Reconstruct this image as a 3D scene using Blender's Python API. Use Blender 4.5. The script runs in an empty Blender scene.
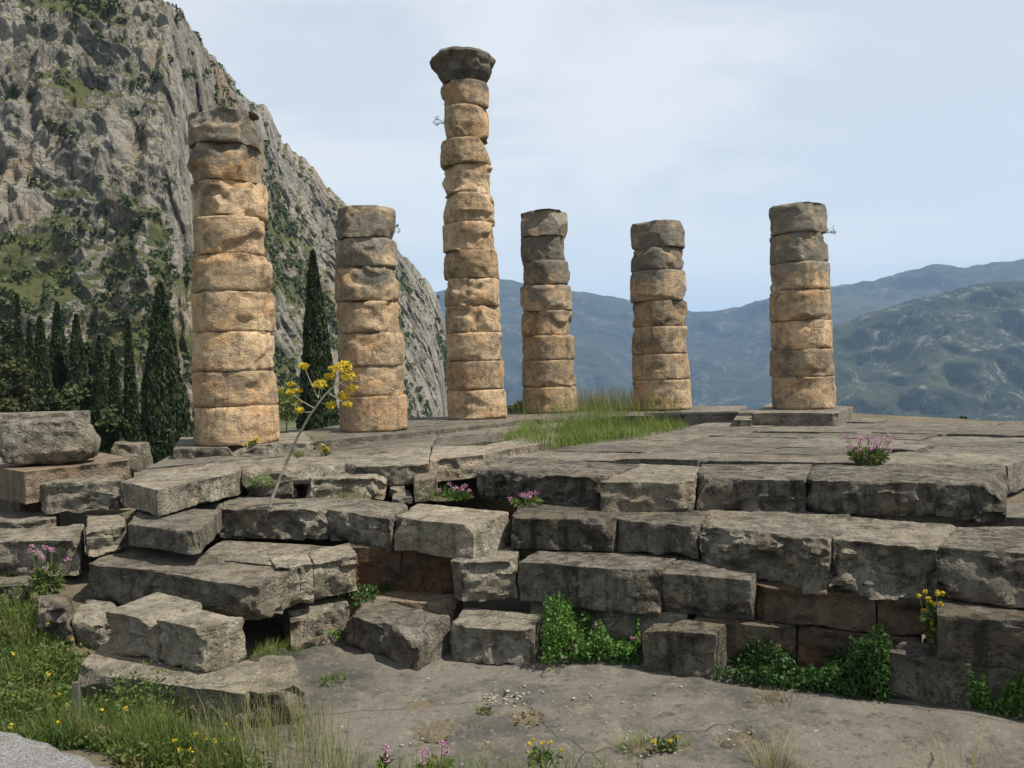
import bpy, bmesh, math, random
import numpy as np
from mathutils import Vector, Matrix
R = math.radians
random.seed(7)
rng = np.random.default_rng(11)
S = bpy.context.scene
COL = S.collection

# ------------------------------------------------------------------ camera
F = 850.0
CAMZ = 1.41
PITCH, ROLL = R(1.15), R(1.6)
cam = bpy.data.cameras.new('camera')
cam.sensor_width = 36.0
cam.lens = F / 1024 * 36
cam.clip_start, cam.clip_end = 0.1, 40000
co = bpy.data.objects.new('camera', cam)
COL.objects.link(co)
fwd = Vector((0, math.cos(PITCH), -math.sin(PITCH)))
up0 = Vector((0, math.sin(PITCH), math.cos(PITCH)))
rt = Vector((1, 0, 0)) * math.cos(ROLL) - up0 * math.sin(ROLL)
up = up0 * math.cos(ROLL) + Vector((1, 0, 0)) * math.sin(ROLL)
M = Matrix((rt, up, -fwd)).transposed().to_4x4()
M.translation = Vector((0, 0, CAMZ))
co.matrix_world = M
S.camera = co
CP = Vector((0, 0, CAMZ))

def ray(x, y):
    return fwd + rt * ((x - 512) / F) - up * ((y - 384) / F)
def P(x, y, z):                       # survey point on the level z
    d = ray(x, y)
    return CP + d * ((z - CAMZ) / d.z)
def PD(x, y, D):                      # survey point at distance D
    d = ray(x, y)
    return CP + d * (D / d.y)

# ------------------------------------------------------------------ noise
def _h(ix, iy, iz, seed):
    h = (ix.astype(np.uint32) * np.uint32(374761393) + iy.astype(np.uint32) * np.uint32(668265263)
         + iz.astype(np.uint32) * np.uint32(2246822519) + np.uint32((seed * 3266489917) & 0xffffffff))
    h = (h ^ (h >> np.uint32(13))) * np.uint32(1274126177)
    h = (h ^ (h >> np.uint32(16))) * np.uint32(2654435761)
    h = h ^ (h >> np.uint32(15))
    return h.astype(np.float64) / 4294967295.0 * 2 - 1
def vn(p, seed=0):
    i = np.floor(p).astype(np.int64)
    f = p - i
    u = f * f * f * (f * (f * 6 - 15) + 10)
    r = 0
    for a in (0, 1):
        wx = u[:, 0] if a else 1 - u[:, 0]
        for b in (0, 1):
            wy = u[:, 1] if b else 1 - u[:, 1]
            for c in (0, 1):
                wz = u[:, 2] if c else 1 - u[:, 2]
                r = r + wx * wy * wz * _h(i[:, 0] + a, i[:, 1] + b, i[:, 2] + c, seed)
    return r
def fbm(p, sc, octv=4, seed=0, gain=.5):
    r, a = 0, 1.0
    q = np.asarray(p, float) * sc + seed * 7.31
    for o in range(octv):
        r = r + a * vn(q, seed + o)
        q = q * 2.03 + 11.7
        a *= gain
    return r
def vfbm(p, sc, octv, seed):
    return np.stack([fbm(p, sc, octv, seed + 17 * k) for k in range(3)], 1)
def sstep(a, b, x):
    t = np.clip((x - a) / (b - a), 0, 1)
    return t * t * (3 - 2 * t)

# ------------------------------------------------------------------ mesh helpers
def mesh_np(name, v, q, mat, smooth=True, sharp=None):
    v = np.asarray(v, dtype=np.float32); q = np.asarray(q, dtype=np.int32)
    me = bpy.data.meshes.new(name)
    n, k = q.shape
    me.vertices.add(len(v)); me.vertices.foreach_set('co', v.ravel())
    me.loops.add(n * k); me.loops.foreach_set('vertex_index', q.ravel())
    me.polygons.add(n)
    me.polygons.foreach_set('loop_start', np.arange(0, n * k, k, dtype=np.int32))
    me.update(calc_edges=True)
    me.validate()
    me.polygons.foreach_set('use_smooth', np.full(len(me.polygons), smooth))
    if smooth and sharp:
        me.set_sharp_from_angle(angle=sharp)
    if mat: me.materials.append(mat)
    return me
def link(name, me, parent=None, loc=None):
    o = bpy.data.objects.new(name, me); COL.objects.link(o)
    if loc is not None: o.location = loc
    if parent is not None: o.parent = parent
    return o
def tag(o, label=None, cat=None, group=None, kind=None):
    if label: o['label'] = label
    if cat: o['category'] = cat
    if group: o['group'] = group
    if kind: o['kind'] = kind
    return o
def empty(name, loc):
    o = bpy.data.objects.new(name, None); COL.objects.link(o); o.location = loc
    o.empty_display_size = .2
    return o
def grid_faces(n, m, wrap=False):
    i = np.arange(n - 1)[:, None]; j = np.arange(m if wrap else m - 1)[None, :]
    j2 = (j + 1) % m
    a = i * m + j; b = i * m + j2; c = (i + 1) * m + j2; d = (i + 1) * m + j
    return np.stack([a, b, c, d], -1).reshape(-1, 4)

# ------------------------------------------------------------------ materials
class NT:
    def __init__(s, name):
        s.m = bpy.data.materials.new(name); s.m.use_nodes = True
        s.t = s.m.node_tree; s.n = s.t.nodes; s.l = s.t.links
        s.b = s.n['Principled BSDF']; s.out = s.n['Material Output']
        g = s.n.new('ShaderNodeNewGeometry'); s.pos = g.outputs['Position']; s.nor = g.outputs['Normal']; s.tn = g.outputs['True Normal']
        s.b.inputs['Specular IOR Level'].default_value = .25
    def put(s, inp, v):
        if hasattr(v, 'node'): s.l.new(v, inp)
        else:
            if isinstance(v, tuple) and len(v) == 3 and inp.type == 'RGBA': v = v + (1,)
            inp.default_value = v
    def noise(s, sc, det=6, rough=.6, vec=None, st=None, dist=0):
        v = vec or s.pos
        if st:
            mp = s.n.new('ShaderNodeMapping'); s.put(mp.inputs['Vector'], v); mp.inputs['Scale'].default_value = st; v = mp.outputs[0]
        n = s.n.new('ShaderNodeTexNoise'); s.put(n.inputs['Vector'], v)
        n.inputs['Scale'].default_value = sc; n.inputs['Detail'].default_value = det; n.inputs['Roughness'].default_value = rough
        n.inputs['Distortion'].default_value = dist
        return n.outputs['Fac']
    def voro(s, sc, feat='F1', vec=None, rnd=1.0):
        n = s.n.new('ShaderNodeTexVoronoi'); n.feature = feat; s.put(n.inputs['Vector'], vec or s.pos); n.inputs['Scale'].default_value = sc
        n.inputs['Randomness'].default_value = rnd
        return n.outputs['Distance']
    def ramp(s, f, a, b, ca=0.0, cb=1.0):
        n = s.n.new('ShaderNodeMapRange'); n.interpolation_type = 'SMOOTHSTEP'
        s.put(n.inputs[0], f); n.inputs[1].default_value = a; n.inputs[2].default_value = b
        n.inputs[3].default_value = ca; n.inputs[4].default_value = cb
        return n.outputs[0]
    def math(s, op, a, b=0.0):
        n = s.n.new('ShaderNodeMath'); n.operation = op; s.put(n.inputs[0], a); s.put(n.inputs[1], b)
        return n.outputs[0]
    def mix(s, f, a, b, mode='MIX'):
        n = s.n.new('ShaderNodeMix'); n.data_type = 'RGBA'; n.blend_type = mode
        s.put(n.inputs[0], f); s.put(n.inputs[6], a); s.put(n.inputs[7], b)
        return n.outputs[2]
    def sepz(s, v, k=2):
        n = s.n.new('ShaderNodeSeparateXYZ'); s.put(n.inputs[0], v); return n.outputs[k]
    def addv(s, v, w, k):
        n = s.n.new('ShaderNodeVectorMath'); n.operation = 'MULTIPLY_ADD'
        s.put(n.inputs[0], w); n.inputs[1].default_value = (k, k, k); s.put(n.inputs[2], v); return n.outputs[0]
    def ncol(s, sc):
        n = s.n.new('ShaderNodeTexNoise'); s.put(n.inputs['Vector'], s.pos); n.inputs['Scale'].default_value = sc; n.inputs['Detail'].default_value = 4
        return n.outputs['Color']
    def rand(s):
        n = s.n.new('ShaderNodeObjectInfo'); return n.outputs['Random']
    def bump(s, h, d, strength=1.0, prev=None):
        n = s.n.new('ShaderNodeBump'); n.inputs['Distance'].default_value = d; n.inputs['Strength'].default_value = strength
        s.put(n.inputs['Height'], h)
        if prev is not None: s.l.new(prev, n.inputs['Normal'])
        return n.outputs[0]
    def fin(s, col, rough=.9, nor=None):
        s.put(s.b.inputs['Base Color'], col); s.put(s.b.inputs['Roughness'], rough)
        if nor is not None: s.l.new(nor, s.b.inputs['Normal'])
        return s.m

def stone(name, base, dark, light, warm, wamt=.35, damt=.5, lichen=.5, bmp=.03, streak=.6, toplichen=None, pits=.22, nsc=7, blotch=.35):
    t = NT(name)
    rnd = t.rand()
    n1 = t.noise(1.7, 9, .68)
    c = t.mix(t.ramp(n1, .38, .66), base, tuple(x * .68 for x in base))
    nw = t.noise(.9, 6, .6, st=(1, 1, 1.6))
    c = t.mix(t.math('MULTIPLY', t.ramp(nw, .46, .66), wamt), c, warm)
    nd = t.noise(2.6, 10, .72, dist=.6)
    c = t.mix(t.math('MULTIPLY', t.ramp(nd, .48, .62), damt), c, dark)
    if streak:
        ns = t.noise(1.0, 7, .62, st=(5.5, 5.5, .55))
        c = t.mix(t.math('MULTIPLY', t.ramp(ns, .47, .64), streak), c, dark)
    if toplichen:
        z0, z1, z2 = toplichen
        zz = t.sepz(t.pos)
        m = t.math('ADD', t.ramp(zz, z0, z1), t.math('MULTIPLY', t.math('SUBTRACT', t.noise(1.3, 8, .7, st=(1, 1, 1.4)), .5), 3.0))
        c = t.mix(t.ramp(m, .55, .95, 0, .92), c, (.165, .15, .122))
    nl = t.noise(11, 9, .75)
    c = t.mix(t.math('MULTIPLY', t.ramp(nl, .575, .66), lichen), c, light)
    nb_ = t.noise(3.6, 9, .74, dist=.5)
    c = t.mix(t.math('MULTIPLY', t.ramp(nb_, .545, .60), blotch), c, tuple(x * .85 for x in light))
    fz = t.math('ABSOLUTE', t.math('SUBTRACT', t.noise(.85, 6, .62, st=(1, 1, 1.5), dist=.5), .5))
    c = t.mix(t.ramp(fz, 0, .010, .75, 0), c, tuple(x * .6 for x in dark))
    nk = t.noise(23, 6, .7)
    c = t.mix(t.math('MULTIPLY', t.ramp(nk, .58, .68), .6), c, tuple(x * .55 for x in dark))
    br = t.math('ADD', t.math('MULTIPLY', rnd, .5), .74)
    hs = t.n.new('ShaderNodeHueSaturation'); t.put(hs.inputs['Value'], br); t.put(hs.inputs['Color'], c); c = hs.outputs[0]
    fis = t.math('ABSOLUTE', t.math('SUBTRACT', t.noise(1.5, 5, .6, st=(1, 1, 1.7), dist=.4), .5))
    crack = t.ramp(fis, 0, .022)
    h = t.math('ADD', t.math('MULTIPLY', t.noise(nsc, 12, .72), 1.0), t.math('MULTIPLY', crack, .18))
    pit = t.ramp(t.voro(16, 'F1', t.addv(t.pos, t.ncol(9), .1)), .12, .42)
    h = t.math('ADD', h, t.math('MULTIPLY', pit, pits))
    nb = t.bump(h, bmp * 2.2)
    return t.fin(c, .93, nb)

M_GREY = stone('grey_limestone', (.235, .211, .162), (.058, .050, .036), (.44, .42, .36), (.27, .21, .14), .55, .65, .7)
M_PALE = stone('pale_limestone', (.27, .24, .18), (.08, .07, .05), (.47, .44, .375), (.30, .225, .14), .55, .5, .65)
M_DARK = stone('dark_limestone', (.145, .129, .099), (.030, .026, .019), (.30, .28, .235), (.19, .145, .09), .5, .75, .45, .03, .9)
M_SLAB = stone('paving_limestone', (.185, .166, .130), (.06, .053, .041), (.33, .31, .265), (.22, .175, .12), .5, .7, .55, .03, .25)
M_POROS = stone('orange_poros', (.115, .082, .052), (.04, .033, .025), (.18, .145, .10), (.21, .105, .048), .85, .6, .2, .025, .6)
M_BROWN = stone('brown_stone', (.22, .17, .115), (.075, .06, .045), (.33, .28, .21), (.27, .18, .10), .6, .4, .3)
M_COL = stone('ochre_poros', (.49, .35, .205), (.12, .10, .076), (.56, .48, .36), (.52, .305, .145), .8, .6, .25, .03, .4, (6.3, 11.2, 0), .10, 4.5, .3)
M_COL1 = stone('ochre_poros_near', (.49, .35, .205), (.12, .10, .076), (.56, .48, .36), (.52, .305, .145), .8, .6, .3, .03, .4, (4.4, 6.7, 0), .10, 4.5, .3)
M_COLS = stone('ochre_poros_grey', (.46, .335, .20), (.11, .093, .071), (.53, .46, .355), (.50, .295, .145), .75, .62, .25, .03, .45, (1.3, 4.8, 0), .10, 4.5, .25)
M_CAP = stone('capital_stone', (.17, .148, .115), (.05, .045, .038), (.33, .31, .27), (.24, .17, .10), .4, .6, .3, .05, .7)

def leafmat(name, a, b, sc=2.0, trans=.25, rough=.65, c3=None):
    t = NT(name)
    c = t.mix(t.ramp(t.noise(sc, 4, .6), .35, .65), a, b)
    if c3: c = t.mix(t.ramp(t.noise(sc * 1.7 + .31, 3, .5, st=(1.1, .9, 1.3)), .55, .68), c, c3)
    c = t.mix(t.ramp(t.noise(sc * 14, 2, .5), .3, .7, 0, .45), c, tuple(x * 1.7 for x in b))
    t.fin(c, rough)
    tr = t.n.new('ShaderNodeBsdfTranslucent'); t.put(tr.inputs['Color'], c)
    mx = t.n.new('ShaderNodeMixShader'); mx.inputs[0].default_value = trans
    t.l.new(t.b.outputs[0], mx.inputs[1]); t.l.new(tr.outputs[0], mx.inputs[2]); t.l.new(mx.outputs[0], t.out.inputs[0])
    return t.m
def plain(name, c, rough=.7):
    t = NT(name)
    cc = t.mix(t.ramp(t.noise(9, 4, .6), .3, .7), c, tuple(x * .65 for x in c))
    return t.fin(cc, rough)
M_CYP = leafmat('cypress_leaf', (.012, .022, .009), (.03, .046, .016), 1.1, .1)
M_TREE = leafmat('tree_leaf', (.016, .03, .01), (.04, .062, .018), .5, .15, c3=(.05, .05, .02))
M_TREE2 = leafmat('olive_shrub_leaf', (.03, .04, .014), (.065, .075, .024), .5, .2, c3=(.075, .055, .024))
M_SHRUB = leafmat('mountain_shrub_leaf', (.028, .042, .016), (.06, .078, .026), .05, .1)
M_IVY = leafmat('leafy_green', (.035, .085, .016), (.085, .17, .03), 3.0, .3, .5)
M_IVY_SHADE = leafmat('shaded_leafy_green', (.016, .042, .010), (.04, .085, .018), 3.0, .2, .5)  # darker copy of the leafy green, wall shade painted into the leaf colour
M_WEED = leafmat('weed_leaf', (.03, .06, .012), (.085, .125, .025), 1.6, .3, .6, c3=(.15, .13, .05))
M_GRASS = leafmat('grass_blade', (.07, .115, .02), (.15, .20, .042), 1.2, .35, .6, c3=(.21, .19, .075))
M_DRY = leafmat('dry_grass_blade', (.17, .16, .065), (.28, .24, .11), 1.5, .3, .7, c3=(.12, .15, .04))
M_DRYG = leafmat('green_straw_blade', (.11, .13, .045), (.19, .19, .08), 3, .3, .7, c3=(.24, .20, .10))
M_DRYT = leafmat('dry_tuft', (.085, .07, .036), (.15, .12, .06), 9, .2, .8, c3=(.075, .095, .026))
M_PINK = leafmat('pink_flower', (.34, .12, .24), (.46, .24, .36), 6, .3, .6)
M_YEL = leafmat('yellow_flower', (.42, .32, .02), (.55, .42, .04), 5, .3, .6)
M_FENL = leafmat('fennel_leaf', (.10, .14, .05), (.17, .21, .07), 3, .3, .6)
M_STEM = plain('pale_stem', (.36, .34, .25))
M_GSTEM = plain('green_stem', (.10, .14, .04))
M_BARK = plain('bark', (.10, .075, .05), .95)
M_CHIP = plain('pale_chip', (.30, .28, .235), .9)
M_WOOD = plain('grey_wood', (.13, .12, .10), .9)

# paving
def paving_mat():
    t = NT('flagstone_paving')
    c = t.mix(t.ramp(t.noise(.55, 8, .66, dist=.4), .4, .62), (.165, .150, .122), (.078, .073, .064))
    c = t.mix(t.ramp(t.noise(1.9, 9, .7), .5, .66, 0, .7), c, (.20, .175, .132))
    c = t.mix(t.ramp(t.noise(5.5, 10, .75), .53, .64, 0, .8), c, (.06, .056, .048))
    wv = t.addv(t.pos, t.ncol(1.3), .5)
    ed = t.voro(.34, 'DISTANCE_TO_EDGE', wv)
    cr = t.math('MAXIMUM', t.ramp(ed, .0, .006), t.ramp(t.noise(.9, 4, .6), .5, .56))
    c = t.mix(cr, (.10, .09, .072), c)
    c = t.mix(t.ramp(t.noise(42, 3, .6), .69, .73), c, (.48, .45, .40))
    c = t.mix(t.ramp(t.noise(13, 10, .78), .55, .63, 0, .6), c, (.27, .24, .19))
    c = t.mix(t.ramp(t.noise(20, 9, .78, dist=.4), .56, .62, 0, .75), c, (.05, .046, .038))
    h = t.math('ADD', t.math('MULTIPLY', t.noise(5, 14, .76), 1.0), t.math('MULTIPLY', cr, .35))
    return t.fin(c, .92, t.bump(h, .05))
M_PAVE = paving_mat()
def earth_mat(name, a, b, c3, g=None):
    t = NT(name)
    c = t.mix(t.ramp(t.noise(1.1, 8, .65), .4, .62), a, b)
    c = t.mix(t.ramp(t.noise(9, 8, .7), .5, .66, 0, .8), c, c3)
    if g:
        c = t.mix(t.ramp(t.noise(.02, 10, .65), .42, .56), c, g)
    return t.fin(c, .97, t.bump(t.noise(14, 10, .7), .06))
M_EARTH = earth_mat('dry_earth', (.17, .14, .09), (.10, .085, .055), (.22, .19, .135))
M_TERR = earth_mat('hillside_earth', (.15, .125, .08), (.09, .10, .04), (.17, .16, .11), (.045, .06, .022))
def gravel_mat():
    t = NT('grey_gravel')
    v = t.n.new('ShaderNodeTexVoronoi'); t.put(v.inputs['Vector'], t.pos); v.inputs['Scale'].default_value = 70
    n = t.n.new('ShaderNodeSeparateColor'); t.l.new(v.outputs['Color'], n.inputs[0])
    c = t.mix(n.outputs[0], (.14, .137, .132), (.33, .325, .31))
    c = t.mix(t.ramp(t.noise(3, 6, .6), .5, .7, 0, .6), c, (.19, .165, .13))
    h = t.math('SUBTRACT', 1.0, v.outputs['Distance'])
    return t.fin(c, .9, t.bump(h, .02))
M_GRAVEL = gravel_mat()
def cliff_mat():
    t = NT('grey_cliff_rock')
    c = t.mix(t.ramp(t.noise(.05, 10, .7), .4, .6), (.47, .43, .355), (.34, .315, .26))
    ns = t.noise(.12, 9, .68, st=(1, 1, .25))
    c = t.mix(t.ramp(ns, .5, .64, 0, .75), c, (.095, .09, .075))
    c = t.mix(t.ramp(t.noise(.3, 8, .7, st=(1, 1, .4)), .54, .66, 0, .7), c, (.36, .345, .31))
    c = t.mix(t.ramp(t.noise(.022, 6, .62, st=(1, 1, .6)), .55, .65, 0, .6), c, (.44, .28, .16))
    cz = t.math('ABSOLUTE', t.math('SUBTRACT', t.noise(.16, 6, .66, st=(1, 1, .16), dist=.3), .5))
    c = t.mix(t.ramp(cz, 0, .022, .85, 0), c, (.06, .056, .048))
    cy_ = t.math('ABSOLUTE', t.math('SUBTRACT', t.noise(.10, 6, .66, st=(.5, .5, 1.1), dist=.5), .5))
    c = t.mix(t.ramp(cy_, 0, .014, .7, 0), c, (.07, .066, .055))
    nz = t.sepz(t.nor)
    slope = t.math('ADD', t.ramp(nz, .35, .9, -.20, .22), t.noise(.045, 9, .68))
    at = t.n.new('ShaderNodeAttribute'); at.attribute_name = 'veg'
    slope = t.math('ADD', slope, t.math('MULTIPLY', at.outputs['Fac'], .27))
    g = t.mix(t.ramp(t.noise(.09, 5, .6), .4, .6), (.075, .098, .028), (.15, .16, .048))
    c = t.mix(t.ramp(slope, .55, .63, 0, .92), c, g)
    h = t.math('ADD', t.noise(.22, 12, .74, st=(1, 1, .5)), t.math('MULTIPLY', t.noise(.07, 8, .7), 1.5))
    return t.fin(c, .95, t.bump(h, 5.0))
M_CLIFF = cliff_mat()
def mtn_mat(name, sc, a, b, rock, field):
    t = NT(name)
    c = t.mix(t.ramp(t.noise(sc, 9, .7), .42, .6), a, b)
    c = t.mix(t.ramp(t.noise(sc * 7, 9, .78, st=(1, 1, .5)), .53, .60, 0, .9), c, rock)
    c = t.mix(t.ramp(t.noise(sc * 16, 9, .75), .52, .58, 0, .7), c, tuple(x * .45 for x in a))
    c = t.mix(t.ramp(t.noise(sc * .45, 5, .55), .56, .66, 0, .75), c, field)
    return t.fin(c, .97, t.bump(t.noise(sc * 5, 10, .7), 60 if sc < .002 else 30))
M_MA = mtn_mat('near_ridge_ground', .0035, (.010, .02, .007), (.026, .038, .012), (.19, .178, .14), (.06, .07, .024))
M_MB = mtn_mat('far_ridge_ground', .0018, (.014, .021, .011), (.025, .032, .016), (.12, .11, .10), (.05, .055, .03))

# ------------------------------------------------------------------ stones
def box_grid(nx, ny, nz):
    N = (nx, ny, nz); V = []; Q = []; off = 0
    for a in range(3):
        b, c = (a + 1) % 3, (a + 2) % 3
        for side in (0, N[a]):
            ib, ic = np.meshgrid(np.arange(N[b] + 1), np.arange(N[c] + 1), indexing='ij')
            pts = np.zeros((ib.size, 3), int); pts[:, a] = side; pts[:, b] = ib.ravel(); pts[:, c] = ic.ravel()
            f = grid_faces(N[b] + 1, N[c] + 1)      # (b,c),(b,c+1),... -> flips to +a when reversed
            if side: f = f[:, ::-1]
            V.append(pts); Q.append(f + off); off += len(pts)
    V = np.concatenate(V); Q = np.concatenate(Q)
    key = (V[:, 0] * (ny + 1) + V[:, 1]) * (nz + 1) + V[:, 2]
    _, idx, inv = np.unique(key, return_index=True, return_inverse=True)
    return V[idx], inv.ravel()[Q]

def hexblock(name, top, bot, mat, res=.036, r=.05, amp=1.0, chips=4, seed=None, parent=None, loc=None, cdepth=.10, crag=1.0, wide=0.0, ballness=0.0):
    seed = seed if seed is not None else random.randint(1, 99999)
    rs = np.random.default_rng(seed)
    T = np.array([tuple(p) for p in top]); B = np.array([tuple(p) for p in bot])
    l = np.array([max(.05, (np.linalg.norm(T[1] - T[0]) + np.linalg.norm(T[2] - T[3])) / 2),
                  max(.05, (np.linalg.norm(T[3] - T[0]) + np.linalg.norm(T[2] - T[1])) / 2),
                  max(.05, np.mean(T[:, 2] - B[:, 2]))])
    n = np.clip(np.ceil(l / res).astype(int), 5, 70)
    V, Q = box_grid(*n)
    h = l / 2
    p = V / n * l - h
    wp = p + rs.uniform(-50, 50, 3)
    rr = r * (.12 + 1.3 * np.clip(.30 + 1.0 * fbm(wp, 2.6, 3, seed % 97), 0, 1.4) ** 1.5)
    rr = np.minimum(rr, h.min() * .85)[:, None]
    q = np.clip(p, -(h - rr), (h - rr)); d = p - q
    L = np.linalg.norm(d, axis=1, keepdims=True)
    p = np.where(L > 1e-9, q + d / np.maximum(L, 1e-9) * rr, p)
    if ballness:
        pn = p / h
        sph = pn / np.maximum(np.linalg.norm(pn, axis=1, keepdims=True), 1e-6) * h * 1.18
        p = p * (1 - ballness) + sph * ballness
    for k in range(chips):
        s = rs.choice([-1, 1], 3).astype(float)
        w = rs.uniform(.2, 1, 3); w[rs.integers(0, 3)] *= rs.uniform(.0, .6)
        if rs.random() < .65: s[1] = -1
        if rs.random() < .6: s[2] = 1
        nn = s * w; nn /= np.linalg.norm(nn)
        sup = np.abs(nn * h).sum()
        dd = sup - rs.uniform(.35, 1) * cdepth * (1 + .5 * l.max())
        ex = p @ nn - dd + .025 * fbm(wp, 5, 3, seed % 89 + k)
        p = p - np.outer(np.maximum(ex, 0), nn)
    fr = sstep(.35, .05, p[:, 1:2] + h[1]) * sstep(-.02, .10, h[2] - p[:, 2:3]) if crag else 0
    topw = 1 - .55 * sstep(.10, .0, h[2] - p[:, 2:3])
    p = p + amp * topw * (.020 * vfbm(wp, 1.5, 3, seed % 71) + .013 * vfbm(wp, 6, 4, seed % 61))
    if crag:
        rid = np.abs(fbm(wp * np.array([1, 1, 1.6]), 1.9, 4, seed % 47))[:, None] + .5 * np.clip(fbm(wp, 4.5, 3, seed % 59), 0, 1)[:, None]
        p = p + np.array([0, 1, 0]) * fr * rid * .12 * crag * amp
    # ledges and scooped hollows
    hol = np.clip(fbm(wp, 2.2, 3, seed % 53) - .25, 0, 1)[:, None]
    p = p - p / np.maximum(np.linalg.norm(p, axis=1, keepdims=True), .05) * hol * .06 * amp * topw
    w = p / l + .5
    if wide: w[:, 0] = (w[:, 0] - .5) * (1 + wide / l[0]) + .5
    u, v, t = w[:, 0:1], w[:, 1:2], w[:, 2:3]
    def bil(A): return (1 - u) * (1 - v) * A[0] + u * (1 - v) * A[1] + u * v * A[2] + (1 - u) * v * A[3]
    X = bil(T) * t + bil(B) * (1 - t)
    if loc is None:
        loc = Vector(B.mean(0))
    X = X - np.array(tuple(loc))
    me = mesh_np(name, X, Q, mat, True, R(38))
    return link(name, me, parent, loc if parent is None else None)

U = Vector((math.cos(R(-24)), math.sin(R(-24)), 0)); Vv = Vector((-U.y, U.x, 0))
Z0, Z1, Z2, Z3, ZG = -.2, -.634, -1.08, -1.63, -2.13

def blk(label, px, zt, zb, mat=None, depth=None, grow=0.0, name='stone_block', cat='stone block', group=None, dz=(0, 0, 0, 0), shift=(0, 0), **kw):
    if depth is None:
        T = [P(x, y, zt) for x, y in px]
    else:
        a, b = P(*px[0], zt), P(*px[1], zt)
        T = [a, b, b + Vv * depth, a + Vv * depth]
    c = sum(T, Vector()) / 4
    B = [Vector((t.x + (t.x - c.x) * grow, t.y + (t.y - c.y) * grow, zb)) for t in T]
    sh = Vector((shift[0], shift[1], 0))
    B = [b + sh for b in B]
    T = [Vector((t.x, t.y, t.z + z)) for t, z in zip(T, dz)]
    if group in (GS, GW, GP): kw.setdefault('wide', .035)
    o = hexblock(name, T, B, mat or M_GREY, **kw)
    return tag(o, label, cat, group)

GL = 'broken blocks along the left of the ruin'
GS = 'upper step blocks of the temple base'
GW = 'lower wall blocks of the temple base'
GP = 'edge blocks of the raised platform'

# far left group
blk('broad brown pedestal block under the rough grey boulder', [(25, 472), (139, 459), (75, 448), (-60, 458)], 0, -.5, M_BROWN, name='stone_pedestal', cat='pedestal', r=.02, amp=.4, chips=1, group=GL)
blk('brown foundation block below the boulder pedestal', [(20, 477), (134, 463), (75, 452), (-60, 462)], -.49, -1.5, M_BROWN, name='stone_pedestal', cat='pedestal', r=.03, amp=.6, chips=1, group=GL)
a0, b0 = PD(-14, 467, 13.6), PD(84, 463, 13.8)
a0.z = b0.z = .02
T_ = [a0 + Vector((.02, .05, .74)), b0 + Vector((-.04, .05, .72)), b0 + Vector((-.12, .95, .70)), a0 + Vector((.1, .95, .74))]
B_ = [a0, b0, b0 + Vector((-.1, 1.0, 0)), a0 + Vector((0, 1.0, 0))]
tag(hexblock('boulder', T_, B_, M_GREY, r=.42, amp=1.2, chips=7, cdepth=.13, seed=41, crag=.35, ballness=.5), 'big rough rounded grey boulder sitting on the brown pedestal', 'boulder')
a0, b0 = PD(-40, 421, 16.3), PD(46, 421, 16.6)
zb_ = a0.z - .75
T_ = [Vector((a0.x, a0.y, a0.z + .09)), Vector((b0.x, b0.y, a0.z + .07)), Vector((b0.x + .3, b0.y + 1.2, a0.z + .08)), Vector((a0.x, a0.y + 1.2, a0.z + .1))]
B_ = [Vector((p.x, p.y, zb_)) for p in T_]
tag(hexblock('stone_block', T_, B_, M_GREY, r=.04, amp=.6, chips=1, seed=42), 'long flat pale topped block just behind the rounded grey boulder', 'stone block', GL)
a0, b0 = PD(108, 459, 16.0), PD(139, 459, 16.2)
T_ = [a0 + Vector((.03, 0, .30)), b0 + Vector((-.06, 0, .28)), b0 + Vector((.0, .5, .28)), a0 + Vector((0, .5, .30))]
B_ = [a0 + Vector((0, 0, -.25)), b0 + Vector((0, 0, -.25)), b0 + Vector((.1, .55, -.25)), a0 + Vector((0, .55, -.25))]
tag(hexblock('stone_block', T_, B_, M_GREY, r=.06, amp=.7, chips=2, seed=43), 'small squared grey stone standing between boulder and tall cypress', 'stone block', GL)

# slabs below the first column
blk('narrow slab jutting at the foot of the leftmost column', [(173, 449), (240, 446.5), (243, 436), (180, 437)], 0, -.45, M_GREY, name='base_slab', cat='base slab', r=.03, amp=.5, chips=2)
blk('wide slab directly under the leftmost ochre column', [(226, 447.3), (314, 442), (300, 429), (222, 436)], .004, -.45, M_GREY, name='base_slab', cat='base slab', r=.03, amp=.5, chips=2)

# left platform edge
blk('squared grey block at the far left end of the platform edge', [(38, 484), (121, 482), (118, 470), (62, 476)], Z0, -.65, M_GREY, r=.05, chips=4, group=GP, seed=5)
blk('long platform edge block with a broken dark left corner', [(158, 490), (243, 471), (232, 455), (122, 481)], Z0, -.58, M_GREY, r=.03, amp=.6, chips=2, group=GP, seed=6)
blk('platform edge block overhanging a dark hollow behind the leaning fennel', [(244, 471), (344, 467), (344, 450), (234, 455)], Z0, -.47, M_GREY, r=.04, amp=.7, chips=2, group=GP)
blk('platform edge block with rounded end above the small upright stone', [(345, 467), (428, 464), (430, 447), (345, 449)], Z0, -.56, M_GREY, r=.07, amp=.9, chips=3, group=GP)
blk('corner block of the left platform beside the grassy gap', [(430, 460), (482, 455), (500, 445), (434, 446)], Z0 + .02, -.60, M_PALE, r=.03, amp=.6, chips=2, group=GP)
blk('long block bordering the near left side of the grassy gap', [(483, 454), (571, 438), (552, 432), (488, 444)], Z0 + .02, -.60, M_PALE, r=.03, amp=.5, chips=1, group=GP)

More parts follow.
